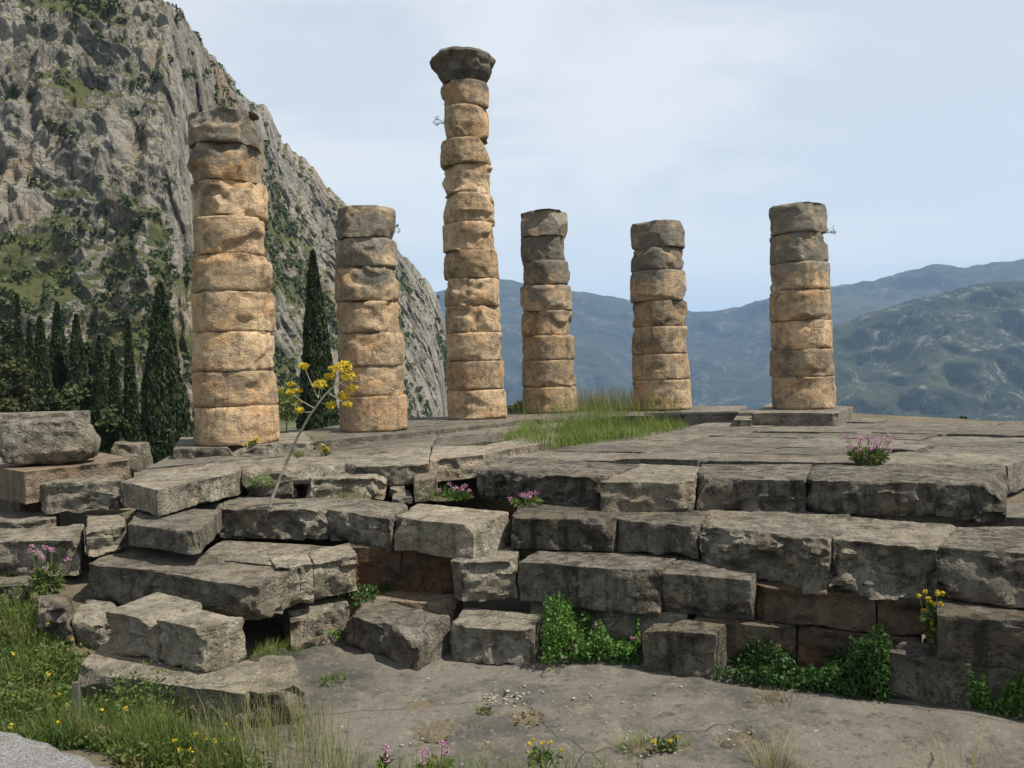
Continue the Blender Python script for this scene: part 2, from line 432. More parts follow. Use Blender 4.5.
# loose stones under the overhang
blk('rounded grey green stone beside the base of the fennel stalk', [(246, 474), (297, 473), (290, 464), (250, 464)], -.27, -.72, M_GREY, r=.14, chips=3, name='loose_stone', cat='stone', grow=.06)
blk('rough white speckled boulder wedged under the platform overhang', [(306, 480), (386, 476), (378, 464), (312, 464)], -.34, -.74, M_PALE, r=.17, amp=1.4, chips=5, name='loose_stone', cat='stone', grow=.05)
blk('short upright pillar stone propping the platform corner', [(413, 480), (437, 477), (437, 470), (415, 471)], -.36, -.74, M_PALE, r=.03, amp=.5, chips=1, name='loose_stone', cat='stone')
blk('small cobble lying beside the upright pillar stone', [(390, 489), (406, 489), (404, 483), (392, 483)], -.56, -.70, M_GREY, r=.05, chips=1, name='loose_stone', cat='stone', res=.025)
blk('low flat cobble lying in front of the upright pillar stone', [(392, 499), (412, 498), (410, 489), (394, 489)], -.63, -.74, M_GREY, r=.05, chips=1, name='loose_stone', cat='stone', res=.025)

# left lower blocks
blk('low slab half buried at the left picture edge above two grey blocks', [(-40, 522), (54, 521), (60, 511), (-20, 512)], -.72, -1.2, M_GREY, r=.10, chips=3, group=GL)
blk('large grey block at the left edge behind the pink valerian', [(-50, 543), (80, 540), (84, 524), (-40, 526)], -.84, -1.35, M_GREY, r=.10, chips=4, group=GL, seed=8)
blk('squat pale block with chamfered front left of the dark shadowed slab', [(85, 530), (127, 525), (124, 514), (88, 517)], -.68, -1.1, M_PALE, r=.05, chips=3, group=GL)
blk('long flat shadowed slab lying below the left platform edge', [(127, 524), (198, 533), (222, 509), (140, 508)], -.62, -.92, M_GREY, r=.03, amp=.6, chips=2, group=GL)
blk('flat slab lying in the gap behind the long shadowed slab', [(130, 510), (226, 506), (310, 489), (170, 495)], -.66, -1.1, M_SLAB, r=.03, amp=.6, chips=1, group=GL)
blk('grey block cut by the left picture edge beside the pink valerian', [(-60, 592), (30, 584), (32, 572), (-40, 574)], -1.30, -1.8, M_GREY, r=.07, chips=3, group=GL)
blk('large cracked slab with dark front spanning the left middle', [(82, 563), (196, 575), (236, 557), (130, 546)], Z2, -1.58, M_GREY, r=.06, chips=4, group=GL, seed=9)
blk('large pale ended slab beside the cracked dark fronted slab', [(150, 571), (252, 588), (291, 571), (200, 551)], Z2 - .015, -1.56, M_PALE, r=.08, chips=4, group=GL, seed=19)
blk('flat shaded slab beneath the craggy left end step block', [(196, 557), (300, 568), (334, 546), (222, 540)], -1.07, -1.5, M_GREY, r=.03, amp=.5, chips=1, group=GL)
blk('upright sided grey block right of the pale ended slab', [(278, 570), (314, 563), (308, 551), (270, 557)], -1.04, -1.56, M_PALE, r=.04, chips=2, group=GL)
blk('grey block tucked under the overhang left of the orange recess', [(314, 563), (357, 555), (350, 543), (308, 551)], -1.05, -1.6, M_PALE, r=.03, chips=2, group=GL)
blk('rounded block standing on the paving beside green tuft', [(290, 616), (345, 606), (350, 590), (282, 597)], -1.66, ZG - .03, M_GREY, r=.10, chips=4, group=GL, grow=.03)
blk('split block left half lying on the low pale slab', [(104, 611), (155, 620), (203, 602), (158, 592)], -1.25, -1.74, M_PALE, r=.04, amp=.7, chips=2, group='two halves of the split block', seed=10, grow=-.03)
blk('split block right half with a sunlit right end', [(156, 620), (201, 629), (248, 616), (204, 602)], -1.26, -1.74, M_PALE, r=.05, amp=.8, chips=3, group='two halves of the split block', seed=11, grow=-.01)
blk('low pale slab carrying the split block, partly hidden by weeds', [(70, 672), (246, 694), (268, 664), (110, 636)], -1.75, ZG - .05, M_PALE, r=.05, amp=.8, chips=3, name='stone_slab', cat='stone slab', seed=12)
blk('low pale rounded slab end right of the split block', [(246, 694), (305, 688), (296, 656), (262, 650)], -1.76, ZG - .05, M_PALE, r=.10, amp=1.0, chips=4, name='stone_slab', cat='stone slab', seed=13, grow=.05)
blk('small wedge shaped stone with dark front left of the split block', [(31, 604), (62, 607), (72, 595), (40, 594)], -1.36, -1.95, M_GREY, r=.06, chips=3, group=GL, grow=.12, shift=(.12, 0))
blk('flat grey stone lying between wedge shaped stone and split block', [(72, 618), (112, 622), (118, 600), (84, 599)], -1.55, -1.95, M_GREY, r=.06, chips=2, group=GL)

# step one
blk('craggy step block at the left end of the upper step', [(217, 509), (326, 510), (342, 497), (228, 496)], Z1, -1.10, M_GREY, r=.08, amp=1.2, chips=3, group=GS, seed=114)
blk('narrow step block with pitted front next to the craggy left end', [(327, 510), (389, 519), (408, 503), (343, 497)], Z1 - .01, -1.12, M_GREY, r=.06, amp=1.0, chips=2, group=GS, seed=115)
blk('big step block with sunlit right end where the step sets back', [(391, 518), (470, 525), (509, 512), (420, 503)], Z1, -1.12, M_PALE, r=.05, amp=.9, chips=2, group=GS, seed=116)
blk('dark smooth fronted step block just right of the set back', [(511, 518), (611, 520), (640, 503), (522, 503)], Z1, Z2 + .01, M_DARK, r=.03, amp=.6, chips=2, group=GS, seed=17)
blk('dark step block in the middle of the upper step', [(612, 520), (697, 526), (716, 504), (641, 503)], Z1 - .012, Z2 + .01, M_DARK, r=.04, amp=.7, chips=2, group=GS, seed=18)
blk('bulging step block with highlights on its craggy front', [(698, 526), (825, 543), (850, 512), (716, 504)], Z1, -1.24, M_GREY, r=.09, amp=1.5, chips=6, group=GS, seed=20)
blk('step block with ragged front above the yellow flowers', [(826, 544), (940, 548), (958, 524), (850, 514)], Z1 - .01, -1.26, M_GREY, r=.09, amp=1.4, chips=5, group=GS, seed=21)
blk('cracked step block with split top at the right picture edge', [(936, 549), (1075, 560), (1080, 525), (958, 526)], Z1 + .015, -1.16, M_DARK, r=.05, amp=.9, chips=3, group=GS, seed=22)
blk('flat paving block on the step behind the ragged fronted block', [(850, 513), (1070, 519), (1060, 503), (840, 502)], Z1 - .005, -1.1, M_SLAB, r=.03, amp=.6, chips=1, group=GS)

# second course
blk('rough second course block with sunlit end under the set back', [(449, 564), (515, 561), (518, 546), (462, 546)], Z2, -1.60, M_PALE, r=.07, amp=1.1, chips=4, group=GW, seed=23)
a2 = P(516, 561, Z2); u2 = (P(658, 573, Z2) - a2); L2 = u2.length; u2.normalize(); v2 = Vector((-u2.y, u2.x, 0))
def wall(label, t0, t1, zt, zb, mat, off=0.0, dep=.8, **kw):
    a = a2 + u2 * t0 + v2 * off; b = a2 + u2 * t1 + v2 * off
    T = [Vector((p.x, p.y, zt)) for p in (a, b, b + v2 * dep, a + v2 * dep)]
    Bq = [Vector((p.x, p.y, zb)) for p in T]
    return tag(hexblock('stone_block', T, Bq, mat, **kw), label, 'stone block', GW)
wall('long dark wall block below the middle step with bare top edge', .01, L2, Z2, -1.60, M_DARK, 0, 1.0, r=.03, amp=.6, chips=2, seed=24)
wall('grey wall block beside the orange stained stretch', L2 + .01, L2 + 1.05, Z2 - .02, -1.62, M_DARK, .10, 1.0, r=.03, amp=.6, chips=1, seed=25)
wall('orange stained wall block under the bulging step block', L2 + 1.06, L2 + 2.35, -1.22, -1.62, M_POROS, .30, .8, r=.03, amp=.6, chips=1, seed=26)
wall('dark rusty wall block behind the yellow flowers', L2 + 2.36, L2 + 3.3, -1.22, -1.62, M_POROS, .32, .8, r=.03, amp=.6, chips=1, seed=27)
wall('grey wall block at the right picture edge above leafy plants', L2 + 2.95, L2 + 4.6, -1.18, -1.66, M_DARK, -.32, .9, r=.03, amp=.6, chips=1, seed=28)
wall('bottom course block partly hidden by the valerian bush', 0.1, 2.15, -1.62, ZG - .1, M_GREY, .04, .7, r=.03, amp=.6, chips=1, seed=29)
wall('bottom course block with warm stains above the ivy', L2 + .35, L2 + 1.5, -1.635, ZG - .1, M_BROWN, .16, .7, r=.03, amp=.6, chips=1, seed=30)
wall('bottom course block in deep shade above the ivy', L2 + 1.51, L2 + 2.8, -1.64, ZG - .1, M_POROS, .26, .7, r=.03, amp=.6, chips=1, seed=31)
wall('bottom course block at the right picture edge behind leafy plants', L2 + 2.81, L2 + 4.6, -1.67, ZG - .1, M_DARK, -.25, .8, r=.03, amp=.6, chips=1, seed=32)
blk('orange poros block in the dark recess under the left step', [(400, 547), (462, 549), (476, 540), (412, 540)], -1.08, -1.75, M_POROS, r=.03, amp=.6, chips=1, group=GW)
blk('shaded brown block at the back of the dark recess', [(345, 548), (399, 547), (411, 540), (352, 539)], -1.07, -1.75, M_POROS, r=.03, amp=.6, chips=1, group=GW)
blk('bottom block in the recess behind the two big rounded blocks', [(345, 598), (452, 605), (462, 594), (360, 588)], -1.7, ZG - .1, M_BROWN, r=.04, amp=.6, chips=1, group=GW)
blk('squared block standing out of the wall between two plant patches', [(643, 628), (714, 635), (726, 622), (655, 617)], Z3, ZG - .03, M_DARK, r=.03, amp=.6, chips=2, group=GW, seed=33)
blk('squared block standing out of the wall below the yellow flowers', [(889, 652), (967, 664), (985, 650), (905, 640)], Z3 - .0, ZG - .03, M_DARK, r=.03, amp=.6, chips=2, group=GW, seed=34)
blk('big rounded block with broken corner on the paving, before the recess', [(346, 614), (412, 636), (450, 615), (372, 597)], -1.70, ZG - .03, M_GREY, r=.10, amp=1.1, chips=5, group=GW, seed=35, grow=.04)
blk('big block with dark pitted front beside the valerian bush', [(447, 626), (531, 632), (541, 613), (466, 607)], -1.70, ZG - .03, M_GREY, r=.06, amp=.9, chips=3, group=GW, seed=36)

# right platform edge
blk('dark craggy block at the left corner of the right platform', [(475, 469), (597, 479), (640, 464), (502, 456)], Z0, -.66, M_DARK, r=.06, amp=1.2, chips=4, group=GP, seed=37)
blk('pale sunlit edge block with layered lines, next to the craggy corner', [(599, 483), (692, 482), (700, 466), (640, 464)], Z0 - .03, -.66, M_PALE, r=.05, amp=.8, chips=2, group=GP, seed=38)
blk('dark fronted edge block in the middle of the right platform', [(697, 479), (804, 480), (812, 464), (702, 464)], Z0, -.66, M_DARK, r=.04, amp=.7, chips=2, group=GP, seed=39)
blk('long dark fronted edge block below the pink valerian', [(806, 480), (1004, 484), (1004, 463), (816, 464)], Z0 + .015, -.66, M_DARK, r=.06, amp=1.0, chips=4, group=GP, seed=40)

# platforms made of slabs
def patch(root, corners, rows, cols, th, mat, jit=.03, res=.10, rz=.018):
    A, B, C, D = corners
    def at(s, t): return (A * (1 - s) + B * s) * (1 - t) + (D * (1 - s) + C * s) * t
    for i in range(rows):
        t0, t1 = i / rows, (i + 1) / rows
        cuts = [0] + [min(.97, max(.03, (k + random.uniform(-.28, .28)) / cols)) for k in range(1, cols)] + [1]
        for k in range(cols):
            g = random.uniform(-.004, .003)
            q = [at(cuts[k] + g, t0 + g), at(cuts[k + 1] - g, t0 + g), at(cuts[k + 1] - g, t1 - g), at(cuts[k] + g, t1 - g)]
            dz = random.uniform(-rz, rz)
            T = [Vector((p.x, p.y, p.z + dz + random.uniform(-rz, rz) * .5)) for p in q]
            Bq = [Vector((p.x, p.y, p.z - th)) for p in q]
            hexblock('paving_slab', T, Bq, mat, res=res, r=.035, amp=.55, chips=1, parent=root, loc=root.location, cdepth=.05)
rp = tag(empty('temple_platform', P(850, 450, Z0 - .4)), 'wide right hand platform of worn flat slabs carrying the pink valerian', 'platform')
patch(rp, [P(503, 457, Z0), P(1008, 466, Z0), P(1120, 423, Z0 - .02), P(742, 417, Z0 - .02)], 9, 4, .42, M_SLAB, rz=.026)
lp = tag(empty('temple_platform', P(300, 460, Z0 - .4)), 'grey left hand platform of flat slabs in front of the left columns', 'platform')
patch(lp, [P(128, 478, Z0), P(430, 448, Z0), P(440, 430, Z0 + .1), P(168, 456, Z0)], 3, 4, .42, M_SLAB)
patch(lp, [P(431, 448, Z0), P(550, 433, Z0), P(566, 422, Z0 + .1), P(441, 430, Z0 + .1)], 2, 2, .42, M_SLAB)
sp = tag(empty('column_terrace', P(470, 425, -.4)), 'strip of stone slabs under the middle columns at the back', 'terrace')
patch(sp, [P(315, 442, -.012), P(500, 423, -.012), P(612, 407, -.012), P(345, 421, -.012)], 3, 4, .40, M_SLAB, rz=.006)
patch(sp, [P(502, 419, -.012), P(735, 413, -.012), P(748, 406, -.012), P(614, 405, -.012)], 1, 4, .42, M_SLAB, rz=.006)
blk('square plinth slab under the rightmost column', [(752, 413), (838, 413), (853, 406.5), (772, 402)], .1, -.35, M_SLAB, name='base_slab', cat='base slab', r=.02, amp=.4, chips=1)
blk('low kerb block left of the rightmost column plinth', [(734, 420), (751, 420), (752, 411), (740, 411)], -.05, -.5, M_GREY, r=.03, amp=.4, chips=0, group=GP)

# ------------------------------------------------------------------ columns
def drum_mesh(name, cx, cy, z0, z1, r0, r1, mat, seed, ero=1.0, prof=None, base=(0, 0, 0), tilt=0.0):
    rs = np.random.default_rng(seed)
    n = 110; H = z1 - z0
    m = max(12, int(H / .036))
    rings = [(.02, 0.), (.4, 0.), (.75, 0.), (.92, 0.)]
    for i in range(m + 1): rings.append((1.0, i / m))
    rings += [(.92, 1.), (.75, 1.), (.4, 1.), (.02, 1.)]
    rings = np.array(rings)
    th = np.arange(n) / n * 2 * np.pi
    fr = np.repeat(rings[:, 0], n); zt = np.repeat(rings[:, 1], n); TH = np.tile(th, len(rings))
    rad = r0 + (r1 - r0) * zt
    if prof is not None: rad = np.interp(zt, prof[0], prof[1])
    p0 = np.stack([np.cos(TH) * rad, np.sin(TH) * rad, z0 + zt * H], 1) + rs.uniform(-40, 40, 3) * np.array([1, 1, 0]) + np.array([0, 0, seed * 3.7])
    e = .024 + ero * .085 * np.clip(.12 + fbm(p0, 1.9, 4, seed % 67), 0, 1.5) ** 1.3
    dtop = np.clip(1 - (1 - zt) * H / np.maximum(e * 1.5, .01), 0, 1); dbot = np.clip(1 - zt * H / np.maximum(e * 1.5, .01), 0, 1)
    inset = e * ((1 - np.sqrt(1 - dtop ** 2)) + (1 - np.sqrt(1 - dbot ** 2)))
    dep = ero * (.016 * fbm(p0, 1.3, 3, seed % 31) + .016 * fbm(p0, 4.5, 4, seed % 37)) + .006 * fbm(p0, 9, 3, seed % 23)
    sc = ero * .15 * sstep(.12, .55, fbm(p0 * np.array([1, 1, 1.4]), 1.05, 3, seed % 41, .45)) * (.55 + .45 * np.abs(fbm(p0, 2.0, 3, seed % 19)))
    rr = rad - inset + dep - sc
    x = np.cos(TH) * rr * fr; y = np.sin(TH) * rr * fr
    z = z0 + zt * H + np.where(fr > .95, 0, .02 * fbm(p0, 3, 3, seed % 43)) + tilt * H * np.cos(TH + seed) * fr * np.where(zt > .5, 1, 0) * .0
    # broken facets
    for k in range(int(5 * ero)):
        a = rs.uniform(0, 2 * np.pi); nz = rs.uniform(-.7, .7)
        nn = np.array([np.cos(a), np.sin(a), nz]); nn /= np.linalg.norm(nn)
        pc = np.stack([x, y, z - (z0 + H / 2)], 1)
        sup = np.mean([r0, r1]) * np.hypot(nn[0], nn[1]) + abs(nn[2]) * H / 2
        ex = np.maximum(pc @ nn - (sup - rs.uniform(.07, .20) * ero) + .03 * fbm(p0, 4, 3, seed % 29), 0) * (fr > .95)
        x -= ex * nn[0]; y -= ex * nn[1]
    ox, oy = rs.uniform(-.018, .018, 2) * ero
    V = np.stack([x + cx + ox - base[0], y + cy + oy - base[1], z - base[2]], 1)
    return mesh_np(name, V, grid_faces(len(rings), n, True), mat, True, R(40))

def column(label, bx, D, zb, joints, wl, wr, mat, seed, ero, cap=None, lean=0.0):
    base = PD(bx, 400, D); cx, cy = base.x, base.y
    root = tag(empty('stone_column', (cx, cy, zb)), label, 'column', 'standing temple columns')
    fr_ = 1 - (wl + wr) / 4 / F
    def zof(y):
        lo, hi = -5, 30
        for _ in range(50):
            mid = (lo + hi) / 2
            v = Vector((cx * fr_, cy * fr_, mid)) - CP
            yy = 384 - F * v.dot(up) / v.dot(fwd)
            if yy > y: lo = mid
            else: hi = mid
        return (lo + hi) / 2
    ys = list(joints)
    zs = [zof(y) for y in ys]; zs[-1] = zb
    n = len(zs) - 1
    def rad(y):
        f = (y - ys[0]) / (ys[-1] - ys[0])
        return (wl + (wr - wl) * f) * D / F / 2
    for i in range(n):
        f = 1 - i / max(1, n - 1)      # 1 at the top
        e = ero * (.55 + .6 * f) if i < n - 1 else ero * .35
        if i == n - 2: e *= .75
        k = 1 + random.uniform(-.02, .02) * (1 if i < n - 2 else 0)
        top_z = zs[i] - .004; bot_z = zs[i + 1] + .004
        lx = cx + lean * ((zs[i] + zs[i + 1]) / 2 - zb)
        me = drum_mesh('drum', lx, cy, bot_z, top_z, rad(ys[i + 1]) * k, rad(ys[i]) * k, mat, seed * 31 + i, e, base=(cx, cy, zb))
        link('drum', me, root)
    if cap:
        zt = zof(cap[0]); r1 = cap[1] * D / F / 2; r0 = rad(ys[0]) * .96
        prof = ([0, .1, .3, .55, .72, .86, 1.0], [r0, r0 * 1.02, r0 * 1.12 + .05, r1 * .9, r1 * 1.0, r1 * 1.02, r1 * .93])
        me = drum_mesh('capital', cx + lean * (zs[0] - zb), cy, zs[0] + .004, zt, r0, r1, M_CAP, seed * 31 + 77, .8, prof=prof, base=(cx, cy, zb))
        link('capital', me, root)
    return root
c1 = column('thick nearest ochre column of nine weathered drums, furthest left', 236, 17.55, 0.01, [105, 139, 177, 214, 252, 290, 331, 371, 407, 444], 70, 83, M_COL1, 3, 1.15)
c2 = column('broken seven drum column right behind the yellow fennel flowers', 374, 20.3, 0, [203, 236, 265, 300, 332, 366, 396, 430], 61, 67.5, M_COLS, 4, 1.0, lean=-.018)
c3 = column('tallest slender column still wearing its flared grey capital', 477, 24.0, 0, [77, 102, 135, 161, 191, 220, 249, 277, 305, 332, 361, 390, 418], 47, 60, M_COL, 5, 1.1, cap=(47, 66), lean=-.014)
c4 = column('short column between capital column and grass, with stepped drums', 550, 26.0, 0, [208, 234, 259, 284, 310, 335, 360, 387, 411], 47, 55, M_COLS, 6, 1.0, lean=-.008)
c5 = column('short flat topped column rising behind the grass patch', 662, 26.0, 0, [219, 246, 269, 300, 326, 354, 380, 409], 51, 58.5, M_COLS, 7, .85, lean=-.006)
c6 = column('rightmost column standing on a square plinth before the blue hills', 803, 22.5, .104, [201, 231, 261, 289, 320, 349, 377, 408.5], 54, 63, M_COLS, 8, .95, lean=-.008)

# ------------------------------------------------------------------ ground
def ground_near():
    xs = np.arange(-14, 9.01, .12); ys = np.arange(5.5, 19, .12)
    X, Y = np.meshgrid(xs, ys, indexing='ij')
    p = np.stack([X.ravel(), Y.ravel(), 0 * X.ravel()], 1)
    Z = near_h(X.ravel(), Y.ravel()) + .04 * fbm(p, 1.2, 4, 3)
    V = np.stack([X.ravel(), Y.ravel(), Z], 1)
    o = link('ground', mesh_np('ground', V, grid_faces(len(xs), len(ys))[:, ::-1], M_EARTH))
    tag(o, kind='structure')
def near_h(x, y):
    z = np.full_like(x, ZG - .09)
    left = sstep(-3.6, -5.4, x + .25 * (y - 10))
    z = z + left * sstep(8.6, 13.5, y) * 1.0
    z = z + sstep(-2.4, -3.6, x) * sstep(8.4, 7.2, y) * .36
    return z
ground_near()
def hp(v): return np.array([v.x, v.y, v.z])
# earth core that carries the platforms and the grass between them
def prism(name, pts, zt, zb, mat):
    bm = bmesh.new()
    a = [bm.verts.new((p.x, p.y, zt)) for p in pts]; b = [bm.verts.new((p.x, p.y, zb)) for p in pts]
    bm.faces.new(a); bm.faces.new(b[::-1])
    n = len(a)
    for i in range(n): bm.faces.new((a[i], b[i], b[(i + 1) % n], a[(i + 1) % n]))
    bmesh.ops.recalc_face_normals(bm, faces=bm.faces)
    me = bpy.data.meshes.new(name); bm.to_mesh(me); bm.free(); me.materials.append(mat)
    return link(name, me)
tag(prism('ground', [P(150, 468, -.3), P(430, 452, -.3), P(500, 459, -.3), P(700, 464, -.3), P(1000, 464, -.3), P(1095, 425, -.3), P(800, 410, -.3), P(610, 408, -.3), P(340, 424, -.3), P(180, 452, -.3)], -.32, -3, M_EARTH), kind='structure')
tag(prism('ground', [P(520, 500, Z1), P(1060, 505, Z1), P(1080, 480, Z1), P(520, 480, Z1)], -.70, -3, M_EARTH), kind='structure')

# flagstone paving
def paving():
    xs = np.arange(-4.6, 7.0, .05); ys = np.arange(6.2, 13.4, .05)
    X, Y = np.meshgrid(xs, ys, indexing='ij'); x, y = X.ravel(), Y.ravel()
    p = np.stack([x, y, 0 * x], 1)
    holes = 0
    for hx, hy, hr in [(420, 703, .16), (437, 727, .2), (500, 697, .26), (525, 720, .22), (640, 740, .3), (740, 738, .24)]:
        c = P(hx, hy, ZG)
        dd = np.hypot((x - c.x), (y - c.y) * .8) / hr + .5 * fbm(p, 4, 3, 9)
        holes = holes + sstep(1.0, .6, dd)
    Z = ZG + .03 * fbm(p, .7, 4, 5) + .012 * fbm(p, 5, 3, 6) - .06 * np.clip(holes, 0, 1)
    o = link('paving', mesh_np('paving', np.stack([x, y, Z], 1), grid_faces(len(xs), len(ys))[:, ::-1], M_PAVE))
    tag(o, kind='structure')
paving()
# gravel path along the lower left
def path():
    xs = np.arange(-9, -2.2, .06); ys = np.arange(4.0, 8.0, .06)
    a, b = P(-5, 731, -1.75), P(128, 771, -1.75)
    d = (b - a).normalized(); nrm = Vector((-d.y, d.x, 0))
    X, Y = np.meshgrid(xs, ys, indexing='ij'); x, y = X.ravel(), Y.ravel()
    p = np.stack([x, y, 0 * x], 1)
    side = (x - a.x) * nrm.x + (y - a.y) * nrm.y + .10 * fbm(p, 1.5, 3, 4)
    Z = -1.75 + .01 * fbm(p, 3, 3, 2) - sstep(-.05, .35, side) * .5
    o = link('gravel_path', mesh_np('gravel_path', np.stack([x, y, Z], 1), grid_faces(len(xs), len(ys))[:, ::-1], M_GRAVEL))
    tag(o, kind='structure')
path()

# wide terrain to the horizon
def terr_h(x, y):
    r = np.hypot(x, y)
    az = np.arctan2(x, np.maximum(y, 1e-3))
    z = np.full_like(x, -2.6)
    right = sstep(-.16, .05, np.where(y > 0, x / np.maximum(y, 1), np.sign(x)))
    drop = np.clip(y - 30, 0, None)
    zr = -2.6 - .40 * drop
    zl = -2.6 - .03 * drop
    z = np.where(y > 26, zl * (1 - right) + zr * right, z)
    z = np.where(y < 26, z - .35 * np.clip(x - 14, 0, None), z)
    return np.maximum(z, -300)
def terrain():
    t = np.linspace(-1, 1, 261)
    s = np.sinh(t * 7.2) / np.sinh(7.2) * 14000
    X, Y = np.meshgrid(s, s, indexing='ij'); x, y = X.ravel(), Y.ravel()
    p = np.stack([x, y, 0 * x], 1)
    Z = terr_h(x, y)
    Z = Z + np.where(np.hypot(x, y) > 45, 1, 0) * (1.5 * fbm(p, .03, 3, 8) - 1.5)
    o = link('terrain', mesh_np('terrain', np.stack([x, y, Z], 1), grid_faces(len(s), len(s))[:, ::-1], M_TERR))
    tag(o, kind='structure')
terrain()

# ------------------------------------------------------------------ mountains
def interp_pts(arr, n):
    arr = np.array(arr, float); k = np.linspace(0, len(arr) - 1, n)
    d = np.r_[0, np.cumsum(np.hypot(np.diff(arr[:, 0]), np.diff(arr[:, 1])))]
    u = np.linspace(0, d[-1], n)
    return np.stack([np.interp(u, d, arr[:, c]) for c in range(arr.shape[1])], 1)
def massif(name, ridge, foot, n, m, mat, seed, prof, disp, back, ridge_rough):
    Rg = interp_pts(ridge, n); Ft = interp_pts(foot, n)
    Rw = np.array([hp(PD(x, y, D)) for x, y, D in Rg])
    Fw = np.array([hp(PD(x, 400, D)) for x, D, z in Ft]); Fw[:, 2] = Ft[:, 2]
    kk = np.arange(n)
    Rw[:, 2] += ridge_rough * fbm(np.stack([kk * 40.0 / n * 1.0, 0 * kk, 0 * kk], 1), 1.0, 5, seed, .6)
    t = np.r_[np.linspace(0, 1, m), np.linspace(1, 1.6, 12)[1:]]
    out = []
    hor = Rw - Fw; hor[:, 2] = 0
    hn = hor / np.linalg.norm(hor, axis=1, keepdims=True)
    for i, tt in enumerate(t):
        if tt <= 1:
            s = prof(tt, Rg)
            p = Fw + hor * s[:, None]; p[:, 2] = Fw[:, 2] + (Rw[:, 2] - Fw[:, 2]) * tt
        else:
            p = Rw + hn * back * (tt - 1) / .6; p[:, 2] -= (tt - 1) / .6 * back * .9
        out.append(p)
    V = np.array(out); sh = V.shape
    q = V.reshape(-1, 3)
    tcol = np.repeat(t, n)
    fade = sstep(1.0, .90, tcol) * .85 + .15
    nv = np.tile(-hn, (len(t), 1)) + np.array([0, 0, .35])
    q = q + nv * (disp(q, seed) * fade)[:, None]
    me = mesh_np(name, q, grid_faces(len(t), n), mat, True)
    # make sure normals point outwards
    return me, q, sh
ridge_c = [(-420, -560, 360), (-160, -330, 350), (0, -170, 345), (100, -68, 350), (163, -2, 352), (195, 33, 355), (240, 88, 360), (268, 113, 365), (300, 158, 372), (330, 193, 380),
           (362, 224, 390), (395, 241, 400), (420, 275, 410), (438, 300, 420), (446, 330, 425), (452, 370, 430), (462, 420, 435), (470, 470, 440)]
foot_c = [(-600, 120, -25), (-200, 125, -22), (150, 140, -20), (330, 200, -24), (430, 300, -32), (455, 380, -40), (470, 430, -45)]
def prof_c(t, Rg):
    ledge = np.clip((440 - 160) / np.maximum(440 - Rg[:, 1], 200), .2, .85)
    w = sstep(300, 200, Rg[:, 0])
    a = .30 * np.minimum(t / ledge, 1)
    b = .24 * sstep(-.03, .05, t - ledge)
    c = .46 * np.clip((t - ledge) / (1 - ledge), 0, 1)
    return (a + b + c) * w + (1 - w) * (t ** .9)
def disp_c(q, s):
    rib = fbm(q * np.array([1, 1, .32]), 1 / 16, 4, s, .55)
    rid = 1 - np.abs(fbm(q * np.array([1, 1, .5]), 1 / 34, 4, s + 5, .5))
    qa = q + 3.0 * vfbm(q, 1 / 12, 3, s + 40)
    r1 = 1 - 2 * np.abs(fbm(qa * np.array([1, 1, .16]), 1 / 11, 3, s + 2, .5))
    r2 = 1 - 2 * np.abs(fbm(qa * np.array([1, 1, .22]), 1 / 4.2, 3, s + 7, .5))
    r0 = 1 - 2 * np.abs(fbm(qa * np.array([1, 1, .14]), 1 / 27, 3, s + 21, .5))
    return 2.6 * r0 + 1.7 * r1 + 1.15 * r2 + 1.6 * (rid - .6) + .7 * fbm(q, 1 / 3.0, 3, s + 9, .6) + 3.5 * fbm(q, 1 / 80, 2, s + 3)
me, cq, csh = massif('mountain', ridge_c, foot_c, 640, 520, M_CLIFF, 5, prof_c, disp_c, 160, 3.0)
tK = np.r_[np.linspace(0, 1, 520), np.linspace(1, 1.6, 12)[1:]]
RY = interp_pts(ridge_c, 640); RX = RY[:, 0]
LED = np.clip((440 - 165) / np.maximum(440 - RY[:, 1], 200), .2, .9)
TT, KK = np.meshgrid(tK, np.arange(640), indexing='ij')
nz_ = fbm(cq * np.array([1, 1, .7]), 1 / 30, 4, 51).reshape(TT.shape)
dl = TT - LED[KK] + .05 * nz_
VEG = 1.3 * np.exp(-(dl / .045) ** 2) * sstep(200, 130, RX[KK]) + .8 * sstep(.02, -.08, dl) * sstep(-.1, .45, nz_) + .30 * sstep(.2, .6, nz_) * sstep(1.0, .9, TT)
at_ = me.attributes.new('veg', 'FLOAT', 'POINT')
if len(me.vertices) == VEG.size: at_.data.foreach_set('value', VEG.ravel().astype(np.float32))
tag(link('mountain', me), 'steep grey limestone mountain with orange patches and shrubs on the left', 'mountain', kind='structure')
def d_far(a1, s1, a2, s2):
    def f(q, s):
        r = 1 - np.abs(fbm(q * np.array([1, 1, .3]), 1 / s1, 4, s, .5)) * 1.4
        return a1 * (r - .5) + a2 * fbm(q, 1 / s2, 4, s + 3)
    return f
ridgeB = [(250, 330, 5200), (380, 306, 5000), (440, 293, 4900), (500, 281, 4800), (525, 284, 4800), (580, 292, 4700), (640, 300, 4700), (692, 313, 4700), (720, 309, 4600), (770, 298, 4500),
          (830, 287, 4500), (870, 279, 4500), (905, 271, 4500), (940, 265, 4500), (965, 268, 4500), (990, 262, 4500), (1024, 260, 4500), (1150, 262, 4400), (1400, 250, 4300), (1700, 280, 4300)]
footB = [(250, 3000, -300), (700, 3000, -300), (1200, 2900, -300), (1700, 2900, -300)]
me, q_, s_ = massif('mountain', ridgeB, footB, 420, 150, M_MB, 21, lambda t, Rg: np.full(len(Rg), t ** .85), d_far(120, 700, 60, 240), 1500, 12)
tag(link('mountain', me), 'long hazy blue mountain ridge on the horizon', 'mountain', kind='structure')
